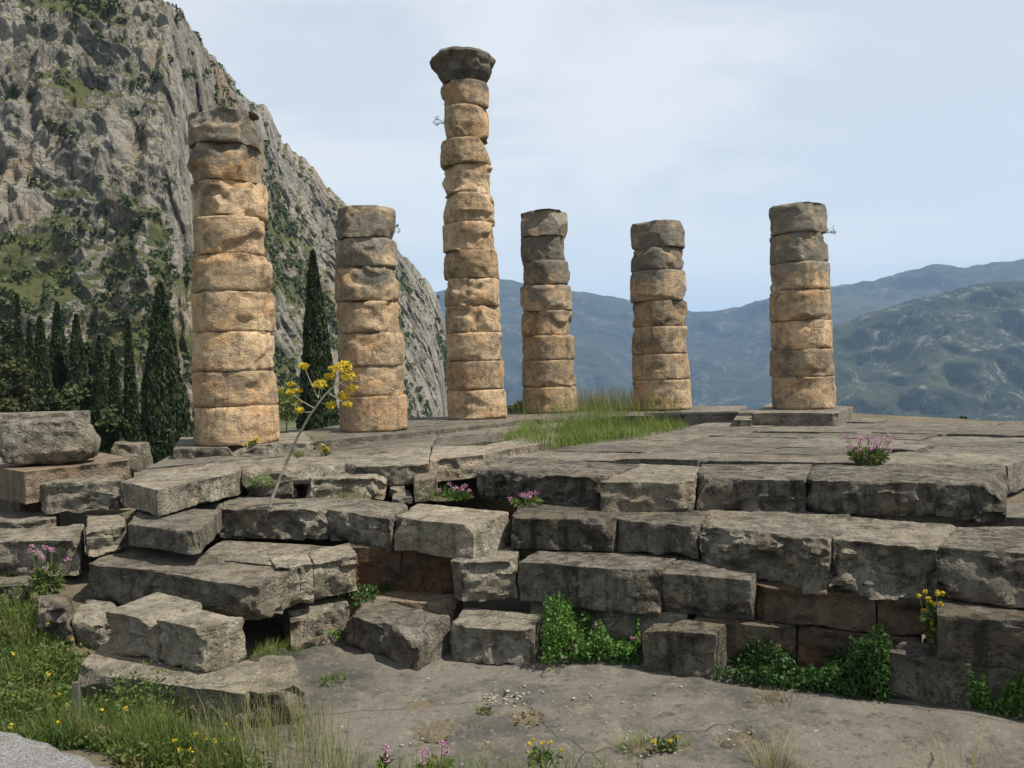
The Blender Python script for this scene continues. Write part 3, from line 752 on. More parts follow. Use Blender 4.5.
ridgeA = [(770, 480, 2300), (800, 405, 2300), (815, 362, 2320), (835, 330, 2350), (865, 314, 2400), (905, 301, 2450), (960, 287, 2500), (1024, 279, 2550), (1150, 268, 2600), (1400, 255, 2700), (1800, 270, 2700)]
footA = [(760, 1500, -300), (900, 1450, -300), (1200, 1400, -300), (1800, 1400, -300)]
me, q_, s_ = massif('mountain', ridgeA, footA, 420, 170, M_MA, 33, lambda t, Rg: np.full(len(Rg), t ** .9), d_far(70, 330, 40, 110), 900, 6)
tag(link('mountain', me), 'nearer green scrub mountain with pale field patch on the right', 'mountain', kind='structure')

# ------------------------------------------------------------------ foliage helpers
def leaves(pts, size, seed, aspect=1.6, updir=None, tilt=1.0):
    rs = np.random.default_rng(seed)
    n = len(pts)
    a = rs.normal(size=(n, 3))
    if updir is not None: a = a * tilt + np.asarray(updir) * 1.0
    a /= np.linalg.norm(a, axis=1, keepdims=True)
    b = np.cross(a, rs.normal(size=(n, 3))); b /= np.maximum(np.linalg.norm(b, axis=1, keepdims=True), 1e-6)
    sz = (np.asarray(size) * rs.uniform(.6, 1.35, n))[:, None] if np.ndim(size) == 0 else (size * rs.uniform(.6, 1.35, n))[:, None]
    A = a * sz * aspect / 2; Bv = b * sz / 2
    V = np.stack([pts - A, pts + Bv - A * .1, pts + A, pts - Bv - A * .1], 1).reshape(-1, 3)
    return V, np.arange(n * 4).reshape(-1, 4)
def blades(base, h, w, seed, lean=.35):
    rs = np.random.default_rng(seed)
    n = len(base)
    ang = rs.uniform(0, 2 * np.pi, n); l = rs.uniform(0, lean, n) + .03
    hh = h * rs.uniform(.5, 1.2, n) if np.ndim(h) == 0 else h * rs.uniform(.6, 1.15, n)
    d = np.stack([np.cos(ang), np.sin(ang), 0 * ang], 1)
    sd = np.stack([-np.sin(ang + rs.uniform(-1, 1, n)), np.cos(ang), 0 * ang], 1)
    Z = np.array([0, 0, 1.])
    L = []
    for f, ww in ((0, 1), (.55, .75), (1, .12)):
        c = base + d * (l * hh * f ** 1.8)[:, None] + Z * (hh * f * (1 - .25 * l * f))[:, None]
        L += [c - sd * w * ww / 2, c + sd * w * ww / 2]
    V = np.stack(L, 1).reshape(-1, 3)
    k = np.arange(n)[:, None] * 6
    Q = np.concatenate([k + np.array([0, 1, 3, 2]), k + np.array([2, 3, 5, 4])])
    return V, Q
def cat(*vq):
    V = []; Q = []; o = 0
    for v, q in vq:
        V.append(v); Q.append(q + o); o += len(v)
    return np.concatenate(V), np.concatenate(Q)
def tube(pts, radii, n=7):
    V = []; pts = [Vector(p) for p in pts]
    for i, p in enumerate(pts):
        t = (pts[min(i + 1, len(pts) - 1)] - pts[max(i - 1, 0)]).normalized()
        a = t.orthogonal().normalized(); b = t.cross(a)
        for k in range(n):
            th = 2 * math.pi * k / n
            V.append(p + (a * math.cos(th) + b * math.sin(th)) * radii[i])
    return np.array([tuple(v) for v in V]), grid_faces(len(pts), n, True)
def ball(n, c, r, rs, squash=1.0, hollow=.3):
    d = rs.normal(size=(n, 3)); d /= np.linalg.norm(d, axis=1, keepdims=True)
    rr = (hollow + (1 - hollow) * rs.random(n)) ** .6
    p = d * rr[:, None] * r; p[:, 2] *= squash
    return p + np.asarray(c)

# shrubs over the mountain: nobody could count them
def mountain_shrubs():
    rs = np.random.default_rng(77)
    V = cq.reshape(csh)[:520]
    du = np.gradient(V, axis=1); dv = np.gradient(V, axis=0)
    nn = np.cross(du, dv); nn /= np.maximum(np.linalg.norm(nn, axis=2, keepdims=True), 1e-6)
    nz = np.abs(nn[..., 2]).ravel()
    v = V.reshape(-1, 3)
    m = fbm(v * np.array([1, 1, .7]), 1 / 38, 4, 50)
    area = np.linalg.norm(np.cross(du, dv), axis=2).ravel()
    w = (np.clip(VEG[:520].ravel() - .15 + .3 * m, 0, 2) ** 1.4 * .5 + .02) * area
    idx = rs.choice(len(v), 4600, p=w / w.sum())
    P_, Sz = [], []
    for i in idx:
        r = rs.uniform(.55, 1.5) * (1.6 if rs.random() < .10 else 1)
        c = v[i] + nn.reshape(-1, 3)[i] * np.sign(nn.reshape(-1, 3)[i][2]) * .3
        P_.append(ball(34, c, r, rs, .8)); Sz.append(np.full(34, r * .55))
    V2, Q2 = leaves(np.concatenate(P_), np.concatenate(Sz), 5, 1.2)
    o = link('shrubbery', mesh_np('shrubbery', V2, Q2, M_SHRUB, False))
    tag(o, 'dark green scrub dotted over the grey mountain face', 'shrubs', kind='stuff')
mountain_shrubs()

# ------------------------------------------------------------------ trees
def ground_at(x, y):
    p = np.array([[x, y, 0.0]])
    z = terr_h(p[:, 0], p[:, 1])[0]
    if math.hypot(x, y) > 45: z += 1.5 * fbm(p, .03, 3, 8)[0] - 1.5
    return float(z)
def cypress(label, x, ytop, wpx, D, zb, seed, group='cypresses below the grey mountain', dens=1.0):
    rs = np.random.default_rng(seed)
    top = PD(x, ytop, D); zb = min(zb, ground_at(top.x, top.y) - .1); H = top.z - zb; rad = wpx * D / F / 2
    root = tag(empty('cypress_tree', (top.x, top.y, zb)), label, 'tree', group)
    n = int(24000 * dens)
    t = rs.random(n) ** 1.25
    prof = np.minimum(1, (1 - t) ** .8 * 1.12 + .015) * np.minimum(1, .75 + t * 4)
    th = rs.uniform(0, 2 * np.pi, n)
    pr = np.stack([np.cos(th) * 1.3, np.sin(th) * 1.3, t * H * .55], 1)
    lump = 1 + .13 * fbm(pr, 1.6, 4, seed)
    rr = rad * prof * lump * rs.uniform(.5, 1.03, n) ** .5
    p = np.stack([np.cos(th) * rr, np.sin(th) * rr, .03 * H + t * H * .97], 1)
    V, Q = leaves(p, .07 + .0014 * D, seed, 2.6, updir=(0, 0, 1.5), tilt=.55)
    link('crown', mesh_np('crown', V, Q, M_CYP, False), root)
    V, Q = tube([(0, 0, -.5), (0.03, 0, H * .4), (0, 0, H * .9)], [.18, .12, .03])
    link('trunk', mesh_np('trunk', V, Q, M_BARK), root)
    return root
cypress('tall broad dark cypress just left of the nearest column', 160, 284, 50, 40, -3.2, 1)
cypress('slim dark cypress touching the left of the tall broad one', 128, 322, 19, 44, -3.2, 2)
cypress('tall dark cypress between the two leftmost columns', 313, 252, 40, 42, -3.4, 3)
cypress('low slim cypress two left of the tall broad one', 113, 352, 18, 47, -3.2, 4)
cypress('ragged cypress with thin top above the small squared stone', 99, 338, 22, 50, -3.3, 5)
cypress('thin pointed cypress at the left picture edge, standing tallest there', 17, 296, 17, 62, -3.6, 6, dens=.7)
cypress('thin cypress just right of the left edge one', 29, 322, 15, 64, -3.6, 7, dens=.7)
cypress('dark full cypress over the right half of the rounded boulder', 57, 304, 34, 56, -3.5, 8)
cypress('dark cypress over the middle of the rounded boulder', 40, 318, 30, 54, -3.5, 9, dens=.8)
cypress('dark cypress above the right end of the rounded boulder', 76, 316, 34, 55, -3.5, 10, dens=.8)

def bush(label, x, y, wpx, hpx, D, seed, mat=M_TREE, name='bushy_tree', cat_='tree', group='bushy trees below the grey mountain', n=4200, ls=.2):
    rs = np.random.default_rng(seed)
    c = PD(x, y + hpx / 2, D); W = wpx * D / F / 2
    zb = ground_at(c.x, c.y) - .15; H = c.z + hpx * D / F - zb - 1.2; n = int(n * max(1, H / 5)) if n > 1000 else n
    root = tag(empty(name, (c.x, c.y, zb)), label, cat_, group)
    P_ = []
    k = 14 + int(H * 1.6)
    lim = []
    for i in range(k):
        a = rs.uniform(0, 2 * np.pi); q = rs.random() ** .5 * W * .72; hz = 1.2 + H * rs.uniform(.0, .86) * (1 - .35 * q / W)
        cc = (math.cos(a) * q, math.sin(a) * q, hz); lim.append(cc)
        P_.append(ball(n // k, cc, W * rs.uniform(.26, .46), rs, .8))
    p = np.concatenate(P_); p = p[p[:, 2] > .2]
    V, Q = leaves(p, ls, seed, 1.5)
    link('crown', mesh_np('crown', V, Q, mat, False), root)
    tb = [tube([(0, 0, -.6), (.05, 0, .9)], [.16, .12])]
    for cc in lim[:6]:
        tb.append(tube([(.05, 0, .7), (cc[0] * .5, cc[1] * .5, cc[2] * .6), cc], [.09, .06, .02]))
    V, Q = cat(*tb)
    link('trunk', mesh_np('trunk', V, Q, M_BARK), root)
    return root
bush('olive brown bushy tree behind the rounded boulder, at the left edge', 12, 368, 62, 78, 50, 21, M_TREE2)
bush('dark bushy tree rising behind the middle of the rounded boulder', 52, 382, 56, 62, 47, 22, M_TREE)
bush('low bright bush behind the small squared stone', 112, 404, 40, 48, 43, 23, M_TREE)
bush('dark bush filling the gap under the ragged cypress', 86, 372, 44, 72, 52, 24, M_TREE)
bush('brown green bush at the right end of the rounded boulder', 78, 408, 36, 42, 41, 25, M_TREE2)
bush('broad dark tree filling the left edge, behind the olive brown one', 6, 332, 70, 90, 74, 36, M_TREE)
bush('dark tree between the thin cypresses and the full one', 46, 336, 58, 90, 78, 37, M_TREE)
bush('dark spreading tree behind the ragged cypress', 100, 360, 62, 80, 72, 38, M_TREE)
bush('tall dark leafy tree behind the left edge cypresses', 34, 356, 60, 84, 68, 33, M_TREE)
bush('dark leafy tree behind the cypress above the boulder end', 84, 352, 52, 80, 66, 34, M_TREE)
bush('dark rounded shrub directly left of the slim cypress foot', 118, 398, 44, 66, 56, 35, M_TREE)
bush('small dark bush at the foot of the nearest column', 184, 400, 30, 48, 46, 27, M_TREE)
bush('green bush between capital column and short stepped column', 515, 388, 34, 80, 70, 28, M_TREE2, ls=.22)
bush('yellow green bush top just beyond the far platform edge', 964, 418, 20, 34, 36, 31, M_TREE2, ls=.09, n=700)
bush('green bush top beyond the platform edge right of the yellow green one', 1002, 424, 30, 30, 36, 32, M_TREE2, ls=.09, n=700)

# ------------------------------------------------------------------ grass and weeds
def in_poly(pts, n, z, rs):
    pts = np.array(pts, float); lo, hi = pts.min(0), pts.max(0); out = []
    while len(out) < n:
        x, y = rs.uniform(lo, hi)
        c = False; j = len(pts) - 1
        for i in range(len(pts)):
            if (pts[i, 1] > y) != (pts[j, 1] > y) and x < (pts[j, 0] - pts[i, 0]) * (y - pts[i, 1]) / (pts[j, 1] - pts[i, 1]) + pts[i, 0]: c = not c
            j = i
        if c: out.append(hp(P(x, y, z)))
    return np.array(out)
rs = np.random.default_rng(5)
b = in_poly([(480, 446), (560, 428), (500, 424), (560, 414), (690, 416), (690, 432), (640, 445), (585, 450), (560, 452)], 7000, -.32, rs)
V1 = blades(b, .16 + .34 * np.clip(.5 + .9 * fbm(b, .9, 3, 2), .1, 1.3), .014, 1, .6)
b2 = in_poly([(500, 424), (560, 413), (690, 414), (680, 426), (600, 432)], 1200, -.30, rs)
V2 = blades(b2, .95, .010, 2, .35)
V, Q = cat(V1, V2)
tag(link('grass', mesh_np('grass', V, Q, M_GRASS, False)), 'bright green grass growing in the gap between the two platforms', 'grass', kind='stuff')
b = in_poly([(520, 416), (640, 413), (632, 405), (560, 406)], 1000, -.05, rs)
V, Q = blades(b, .75, .010, 3, .4)
tag(link('grass', mesh_np('grass', V, Q, M_DRY, False)), 'tall pale grass standing before the two short middle columns', 'grass', kind='stuff')

WP = [(-5, 628), (40, 640), (75, 660), (100, 688), (170, 706), (215, 722), (262, 772), (120, 775), (95, 758), (40, 746), (-5, 733)]
def gz(p, z0=0):
    q = p.copy(); q[:, 2] = near_h(q[:, 0], q[:, 1]) + z0; return q
b = gz(in_poly(WP, 9000, -1.95, rs))
cl = gz(in_poly(WP, 620, -1.95, rs))
LP = []
for c in cl:
    hh = rs.uniform(.06, .20) + .24 * max(0, fbm(c[None, :], 1.3, 3, 12)[0] + .25)
    LP.append(ball(64, c + np.array([0, 0, hh * .6]), hh * .75, rs, 1.0))
V, Q = cat(leaves(np.concatenate(LP), .024, 9, 2.3), blades(b[:4200], .26, .010, 8, .7))
tag(link('weeds', mesh_np('weeds', V, Q, M_WEED, False)), 'tangled green weeds growing along the gravel path', 'weeds', kind='stuff')
hv_ = .18 + .34 * np.clip(.5 + fbm(b[4200:], 1.6, 3, 6), 0, 1.2)
V, Q = cat(blades(b[4200:7600], hv_[:3400], .006, 10, .7), blades(b[7600:], hv_[3400:] * 1.35, .005, 13, .4))
tag(link('grass', mesh_np('grass', V, Q, M_WEED, False)), 'long thin grass rising through the weeds by the gravel path', 'grass', kind='stuff')
yf = gz(in_poly(WP, 22, -1.95, rs)); pf = []
for c in yf: pf.append(ball(9, c + np.array([0, 0, rs.uniform(.25, .42)]), .022, rs))
V, Q = leaves(np.concatenate(pf), .022, 4, 1.2)
tag(link('wildflowers', mesh_np('wildflowers', V, Q, M_YEL, False)), 'tiny yellow flowers scattered among the path side weeds', 'flowers', kind='stuff')
# second weed strip on the low slab's right foot and the tall dry grass at the bottom
b = in_poly([(190, 735), (240, 735), (300, 716), (330, 735), (365, 790), (230, 800), (200, 780)], 620, ZG, rs)
V, Q = blades(b, .56, .006, 12, .45)
tag(link('dry_grass', mesh_np('dry_grass', V, Q, M_DRYG, False)), 'tall straw coloured grass before the low pale slab', 'grass', kind='stuff')
b = in_poly([(330, 778), (640, 782), (640, 800), (330, 800)], 520, ZG, rs)
V, Q = blades(b, .34, .006, 14, .5)
tag(link('grass', mesh_np('grass', V, Q, M_GRASS, False)), 'thin green grass along the bottom of the flagstone paving', 'grass', kind='stuff')
b = gz(in_poly([(-5, 600), (30, 610), (60, 640), (75, 655), (30, 660), (-5, 640)], 1500, -1.75, rs), .0)
V, Q = blades(b, .22, .009, 15, .6)
tag(link('grass', mesh_np('grass', V, Q, M_GRASS, False)), 'short grass around the wedge shaped stone at the left', 'grass', kind='stuff')

def plant_root(name, label, cat_, x, y, z, group=None):
    c = P(x, y, z)
    return tag(empty(name, c), label, cat_, group), c
def tuft(label, x, y, r, h, mat, n, seed, z=ZG, group='small tufts growing on the flagstones', lf=0):
    c = P(x, y, z)
    rs = np.random.default_rng(seed)
    a = rs.uniform(0, 2 * np.pi, n); q = rs.random(n) ** .6 * r
    b = np.stack([np.cos(a) * q * 1.25, np.sin(a) * q, 0 * a - .02], 1)
    vq = [blades(b, h, .006, seed, 1.1)]
    if lf:
        p = ball(lf, (0, 0, h * .35), r * .8, rs, .45); vq.append(leaves(p, .03, seed, 1.6))
    th = np.arange(18) / 18 * 2 * np.pi
    rg = np.concatenate([np.stack([np.cos(th) * r * f * (1 + .25 * np.sin(3 * th + seed)), np.sin(th) * r * f * (1 + .25 * np.cos(2 * th + seed)), 0 * th + zz], 1) for f, zz in ((.85, -.03), (.7, .004), (.4, .01), (.02, .012))])
    vq.append((rg, grid_faces(4, 18, True)))
    V, Q = cat(*vq)
    me = mesh_np('weed_tuft', V, Q, mat, False); me.materials.append(M_EARTH)
    for pl in list(me.polygons)[-54:]: pl.material_index = 1
    o = link('weed_tuft', me, None, c)
    return tag(o, label, 'weed tuft', group)
tuft('dry yellowish tuft on the paving left of the big rounded block', 331, 661, .24, .08, M_DRYT, 220, 1)
tuft('green tuft with upright leaves beside the low pale slab end', 334, 684, .22, .12, M_WEED, 220, 2, lf=60)
tuft('small dry tuft in the first hollow below the big rounded block', 420, 706, .20, .05, M_DRYT, 160, 3)
tuft('flat brown tuft filling the lowest round hollow left of centre', 437, 729, .24, .07, M_DRYT, 260, 4)
tuft('tiny green tuft beside the rubble filled hollow', 484, 713, .10, .07, M_WEED, 90, 5, lf=30)
tuft('reddish brown mat with green bits near the bottom centre', 527, 721, .24, .06, M_DRYT, 240, 6, lf=50)
tuft('pale green spiky tuft in the crack at bottom centre', 640, 748, .17, .14, M_GRASS, 150, 7)
tuft('small green tuft with yellow tips right of the spiky one', 686, 748, .10, .09, M_GRASS, 80, 8)
tuft('round mossy yellow tuft at the foot of the ivy', 782, 703, .28, .09, M_DRYT, 380, 9)
tuft('dry scattered tuft between the spiky tuft and tall stalk', 742, 742, .22, .05, M_DRYT, 160, 10)
tuft('tall golden tuft with long stalks at the bottom right', 772, 772, .15, .30, M_DRY, 130, 11)
tuft('bright green grass tuft in the shade left of the rounded standing block', 268, 660, .26, .26, M_GRASS, 420, 12)
tuft('sparse tall brown stalks near the bottom right corner', 958, 776, .25, .42, M_DRY, 60, 13)
tuft('grey green grass on the white speckled boulder ledge', 345, 497, .42, .24, M_FENL, 260, 14, z=-.66, group=None)
tuft('small green tuft in the corner beside the leftmost squared block', 122, 506, .10, .10, M_WEED, 60, 15, z=-.78, group=None)
tuft('low green weeds on the slabs right of the nearest column', 310, 441, .5, .14, M_WEED, 240, 16, z=-.1, group=None)
tuft('green grass at the foot of the pale corner stone', 445, 497, .28, .2, M_WEED, 200, 17, z=-.66, group=None, lf=40)

def leafy(label, poly, z, h, n, seed, name='leafy_plant', cat_='plant', ls=.045, mat=M_IVY, thr=.28, group='leafy plants at the foot of the wall', flowers=0):
    rs = np.random.default_rng(seed)
    b = in_poly(poly, n, z, rs)
    c = b.mean(0); c[2] = z
    root = tag(empty(name, Vector(c)), label, cat_, group)
    m = .55 + .8 * fbm(b, 2.4, 3, seed)
    keep = (m > thr) | (rs.random(n) < .25)
    b, m = b[keep], m[keep]; n = len(b)
    hh = np.clip(m, .34 if thr < 0 else .1, 1.25) * h
    b[:, 2] += hh * rs.random(n) ** .7
    V, Q = leaves(b - c, ls, seed, 1.5, updir=(0, -.3, .35), tilt=.9)
    link('foliage', mesh_np('foliage', V, Q, mat, False), root)
    # woody runners inside
    k = rs.choice(n, 24)
    tb = [tube([(0, 0, -.03), ((b[i, 0] - c[0]) * .6, (b[i, 1] - c[1]) * .6, .03), tuple(b[i] - c)], [.008, .006, .004], 5) for i in k]
    V, Q = cat(*tb); link('stems', mesh_np('stems', V, Q, M_GSTEM), root)
    for i in rs.choice(n, flowers):
        V, Q = leaves(ball(26, b[i] - c + np.array([0, -.03, .06]), .035, rs), .028, int(i), 1.2)
        link('flower_head', mesh_np('flower_head', V, Q, M_PINK, False), root)
    return root
leafy('bright leafy bush with few pink flowers between the two big blocks', [(542, 672), (575, 668), (640, 666), (642, 645), (600, 640), (548, 640)], ZG, .64, 7500, 3, ls=.034, flowers=4, thr=-.2)
leafy('low ivy carpet in painted shade along the foot of the wall', [(716, 680), (800, 694), (890, 704), (892, 680), (800, 668), (716, 662)], ZG, .34, 7500, 4, ls=.034, mat=M_IVY_SHADE)
leafy('tall climbing leafy plant in painted shade left of the yellow flowers', [(848, 700), (890, 706), (893, 688), (850, 682)], ZG, .66, 2600, 5, ls=.034, mat=M_IVY_SHADE)
leafy('leafy plant spilling down at the right picture edge', [(968, 714), (1040, 722), (1042, 696), (972, 690)], ZG, .72, 5200, 6, ls=.036)
leafy('green leafy sprigs in the dark recess under the left step', [(338, 612), (392, 606), (392, 590), (350, 590)], -1.75, .46, 1500, 7, ls=.034, mat=M_IVY_SHADE)
leafy('green trailing sprigs left of the big rounded block', [(326, 640), (344, 640), (344, 610), (334, 608)], ZG + .1, .4, 900, 8, ls=.035)

def valerian(label, x, y, z, r, h, nh, seed, lv=500):
    rs = np.random.default_rng(seed)
    root, c = plant_root('valerian_plant', label, 'plant', x, y, z, 'pink flowering valerian plants')
    p = ball(lv, (0, 0, h * .30), r, rs, .6 * h / r * .5)
    p[:, 2] = np.abs(p[:, 2])
    V, Q = leaves(p, .045, seed, 1.9); link('foliage', mesh_np('foliage', V, Q, M_WEED, False), root)
    tb = []
    for i in range(nh):
        a = rs.uniform(0, 2 * np.pi); q = r * rs.random() ** .5
        t = (math.cos(a) * q * 1.3, math.sin(a) * q * .8, h * rs.uniform(.5, 1.0))
        V, Q = tube([(t[0] * .3, t[1] * .3, 0), (t[0] * .75, t[1] * .75, t[2] * .6), t], [.006, .005, .004], 5)
        st = link('stem', mesh_np('stem', V, Q, M_GSTEM), root)
        V, Q = leaves(ball(24, t, .042, rs, .8), .019, seed + i, 1.2)
        link('flower_head', mesh_np('flower_head', V, Q, M_PINK, False), st)
valerian('pink valerian clump on top of the right platform', 868, 465, Z0, .30, .46, 26, 1, 420)
valerian('pink valerian with tall thin stems between the left edge blocks', 48, 598, -1.5, .22, .78, 9, 2, 300)
valerian('low pink valerian against the dark craggy corner block', 528, 505, Z1, .30, .18, 9, 3, 60)
valerian('small pink valerian in the hollow beside the corner stone', 457, 501, -.66, .24, .26, 8, 4, 200)
valerian('tiny pink flower tuft beside the kerb of the rightmost column', 742, 425, Z0, .16, .14, 5, 5, 60)
valerian('single low pink flower right of the low valerian', 570, 503, Z1, .05, .12, 2, 6, 30)

# giant fennel
def fennel():
    rs = np.random.default_rng(9)
    b = PD(270, 505, 12.75)
    root = tag(empty('fennel_plant', b), 'leaning giant fennel with pale stalk and yellow flower clusters', 'plant')
    D = b.y
    def q(x, y, dy=0.0): return PD(x, y, D + dy) - b
    st = [q(270, 506), q(274, 493), q(284, 468), q(297, 438), q(310, 415), q(325, 395), q(338, 382)]
    tb = [tube(st, [.027, .026, .024, .021, .018, .013, .008], 8)]
    heads = [((318, 398), (304, 366), 6.5), ((314, 408), (290, 392), 5), ((318, 398), (320, 384), 9), ((330, 390), (348, 376), 10), ((335, 384), (344, 366), 11), ((326, 394), (343, 396), 9),
             ((320, 402), (331, 405), 7), ((338, 382), (352, 388), 7), ((335, 384), (336, 368), 8), ((328, 392), (347, 404), 6), ((312, 412), (300, 410), 5), ((334, 386), (330, 376), 7)]
    hv = []
    for i, (s, e, rp_) in enumerate(heads):
        dy = rs.uniform(-.25, .25)
        p0, p1 = q(*s), q(*e, dy)
        V, Q = tube([p0, p0.lerp(p1, .55) + Vector((0, 0, -.02)), p1], [.008, .006, .004], 6)
        hv.append((p1, rp_ * D / F, link('branch', mesh_np('branch', V, Q, M_STEM), root)))
    V, Q = cat(*tb); link('stem', mesh_np('stem', V, Q, M_STEM), root)
    for i, (p1, r, br) in enumerate(hv):
        pts = ball(int(60 + 6 * r * F / D), (0, 0, 0), r * .85, rs, .62) + np.array(tuple(p1))
        V, Q = leaves(pts, .034, i, 1.2)
        link('flower_head', mesh_np('flower_head', V, Q, M_YEL, False), br)
    lf = []
    for (x, y, r) in ((262, 480, 12), (255, 486, 10), (298, 456, 7), (270, 486, 8)):
        for k in range(170):
            c0 = q(x, y); d = rs.normal(size=3); d[2] = abs(d[2]); d /= np.linalg.norm(d)
            lf.append(np.array(tuple(c0)) + d * r * D / F * rs.random())
    V, Q = leaves(np.array(lf), .014, 3, 6); link('foliage', mesh_np('foliage', V, Q, M_FENL, False), root)
fennel()
def fennel_far():
    rs = np.random.default_rng(19)
    b = P(286, 442, -.2); D = b.y + .2
    root = tag(empty('fennel_plant', b), 'bushy yellow green fennel standing behind the leaning one', 'plant')
    def q(x, y): return PD(x, y, D) - b
    tb = []
    hd = [(281, 390), (291, 384), (298, 390), (284, 404), (296, 402), (278, 400), (290, 396)]
    for i, (x, y) in enumerate(hd):
        tb.append(tube([q(286, 442), q(287, 415), q(x, y)], [.02, .014, .006], 6))
    V, Q = cat(*tb); link('stem', mesh_np('stem', V, Q, M_GSTEM), root)
    for i, (x, y) in enumerate(hd):
        V, Q = leaves(ball(90, q(x, y), 5 * D / F, rs, .6), .035, i, 1.2); link('flower_head', mesh_np('flower_head', V, Q, M_YEL, False), root)
    V, Q = leaves(ball(1100, q(287, 404), 15 * D / F, rs, 1.2), .03, 4, 5); link('foliage', mesh_np('foliage', V, Q, M_FENL, False), root)
fennel_far()
def yellow_small(label, x, y, z, n, spread, h, seed, r=.03):
    rs = np.random.default_rng(seed)
    root, c = plant_root('yellow_flower_plant', label, 'plant', x, y, z, None)
    tb = []; p = []
    for i in range(n):
        t = Vector((rs.uniform(-1, 1) * spread, rs.uniform(-.6, .2) * spread, h * rs.uniform(.3, 1)))
        V, Q = tube([(0, 0, 0), (t.x * .5, t.y * .5, t.z * .65), t], [.006, .005, .003], 5)
        st = link('stem', mesh_np('stem', V, Q, M_GSTEM), root)
        V, Q = leaves(ball(34, t, r * .75, rs), .022, i + seed, 1.2); link('flower_head', mesh_np('flower_head', V, Q, M_YEL, False), st)
        p.append(ball(16, t * .6, .06, rs))
    V, Q = leaves(np.concatenate(p), .03, seed, 2.2); link('foliage', mesh_np('foliage', V, Q, M_WEED, False), root)
yellow_small('yellow flowering stems before the wall joint, above a squared block', 930, 648, -1.62, 16, .17, .66, 3)
yellow_small('little yellow flowers at the foot of the nearest column', 252, 447, .0, 4, .12, .16, 4, .06)
yellow_small('yellow flower cluster on the platform right of the fennel stalk', 326, 456, Z0, 5, .09, .22, 5, .05)
yellow_small('small yellow flowers in the paving crack, bottom centre', 668, 752, ZG, 4, .16, .22, 6, .02)

valerian('small purple thistle flowers at the bottom edge of the paving', 438, 775, ZG, .16, .24, 5, 7, 90)
valerian('lone purple thistle flower by the tall straw coloured grass', 384, 772, ZG, .06, .26, 2, 8, 50)
yellow_small('thin yellow flowered stems at the bottom edge, centre', 545, 775, ZG, 6, .2, .34, 9, .016)
# sprigs rooted on columns
def sprig(label, col, px, py, D, seed):
    rs = np.random.default_rng(seed)
    c = PD(px, py, D)
    root = tag(empty('sprig', c), label, 'plant')
    out = Vector((c.x - col.location.x, c.y - col.location.y, 0)).normalized()
    tb = []; p = []
    for i in range(7):
        t = out * rs.uniform(.08, .24) + Vector((rs.normal() * .04, rs.normal() * .04, rs.uniform(-.05, .18)))
        tb.append(tube([-out * .12, t * .6 + Vector((0, 0, .03)), t], [.007, .005, .003], 5)); p.append(ball(6, t, .05, rs))
    V, Q = cat(*tb); link('stems', mesh_np('stems', V, Q, M_STEM), root)
    V, Q = leaves(np.concatenate(p), .03, seed, 2); link('foliage', mesh_np('foliage', V, Q, M_FENL, False), root)
sprig('small dry sprig growing high on the right side of the rightmost column', c6, 826, 234, 22.5, 1)
sprig('small sprig growing high on the left side of the capital column', c3, 442, 124, 24.0, 2)
sprig('small sprig near the top of the broken seven drum column', c2, 392, 231, 20.3, 3)

# marker stake in the weeds
c = P(77, 716, -1.95)
T_ = [c + Vector((dx, dy, .34)) for dx, dy in ((-.035, -.02), (.035, -.02), (.035, .02), (-.035, .02))]
B_ = [c + Vector((dx, dy, -.15)) for dx, dy in ((-.035, -.02), (.035, -.02), (.035, .02), (-.035, .02))]
tag(hexblock('wooden_stake', T_, B_, M_WOOD, res=.02, r=.006, amp=.1, chips=0, seed=2), 'short grey stake standing in the weeds by the path', 'stake')

rs = np.random.default_rng(31)
pb = np.concatenate([in_poly([(320, 690), (1000, 735), (1010, 790), (330, 790)], 26, ZG, rs)])
vq = []
for c in pb:
    n = int(rs.integers(8, 26)); r = rs.uniform(.03, .10)
    b = c + np.stack([rs.normal(size=n) * r, rs.normal(size=n) * r, 0 * np.arange(n)], 1)
    vq.append(blades(b, rs.uniform(.03, .10), .006, int(rs.integers(999)), 1.0))
V, Q = cat(*vq)
tag(link('weeds', mesh_np('weeds', V, Q, M_DRYG, False)), 'scattered wisps of weed across the flagstone paving', 'weeds', kind='stuff')
# rubble in the paving hollows
rs = np.random.default_rng(3)
VQ = []
for hx, hy, hr, k in [(500, 697, .22, 46), (420, 703, .12, 10), (525, 722, .2, 18), (650, 744, .3, 34), (745, 740, .24, 26), (600, 700, 1.6, 90), (800, 730, 1.6, 80), (420, 720, 1.2, 60), (950, 740, 1.2, 40)]:
    c = hp(P(hx, hy, ZG))
    for i in range(k):
        a = rs.uniform(0, 6.28); q = rs.random() ** .6 * hr
        s = rs.uniform(.007, .022)
        v, qd = box_grid(2, 2, 2)
        v = v - 1.0; v = v / np.linalg.norm(v, axis=1, keepdims=True).clip(.6) * s * rs.uniform(.6, 1.3, 3) * np.array([1, 1, .55])
        VQ.append((v + c + np.array([math.cos(a) * q, math.sin(a) * q * 1.1, .0]), qd))
V, Q = cat(*VQ)
tag(link('rubble', mesh_np('rubble', V, Q, M_CHIP)), 'small pale stone chips lying in the paving hollows', 'rubble', kind='stuff')

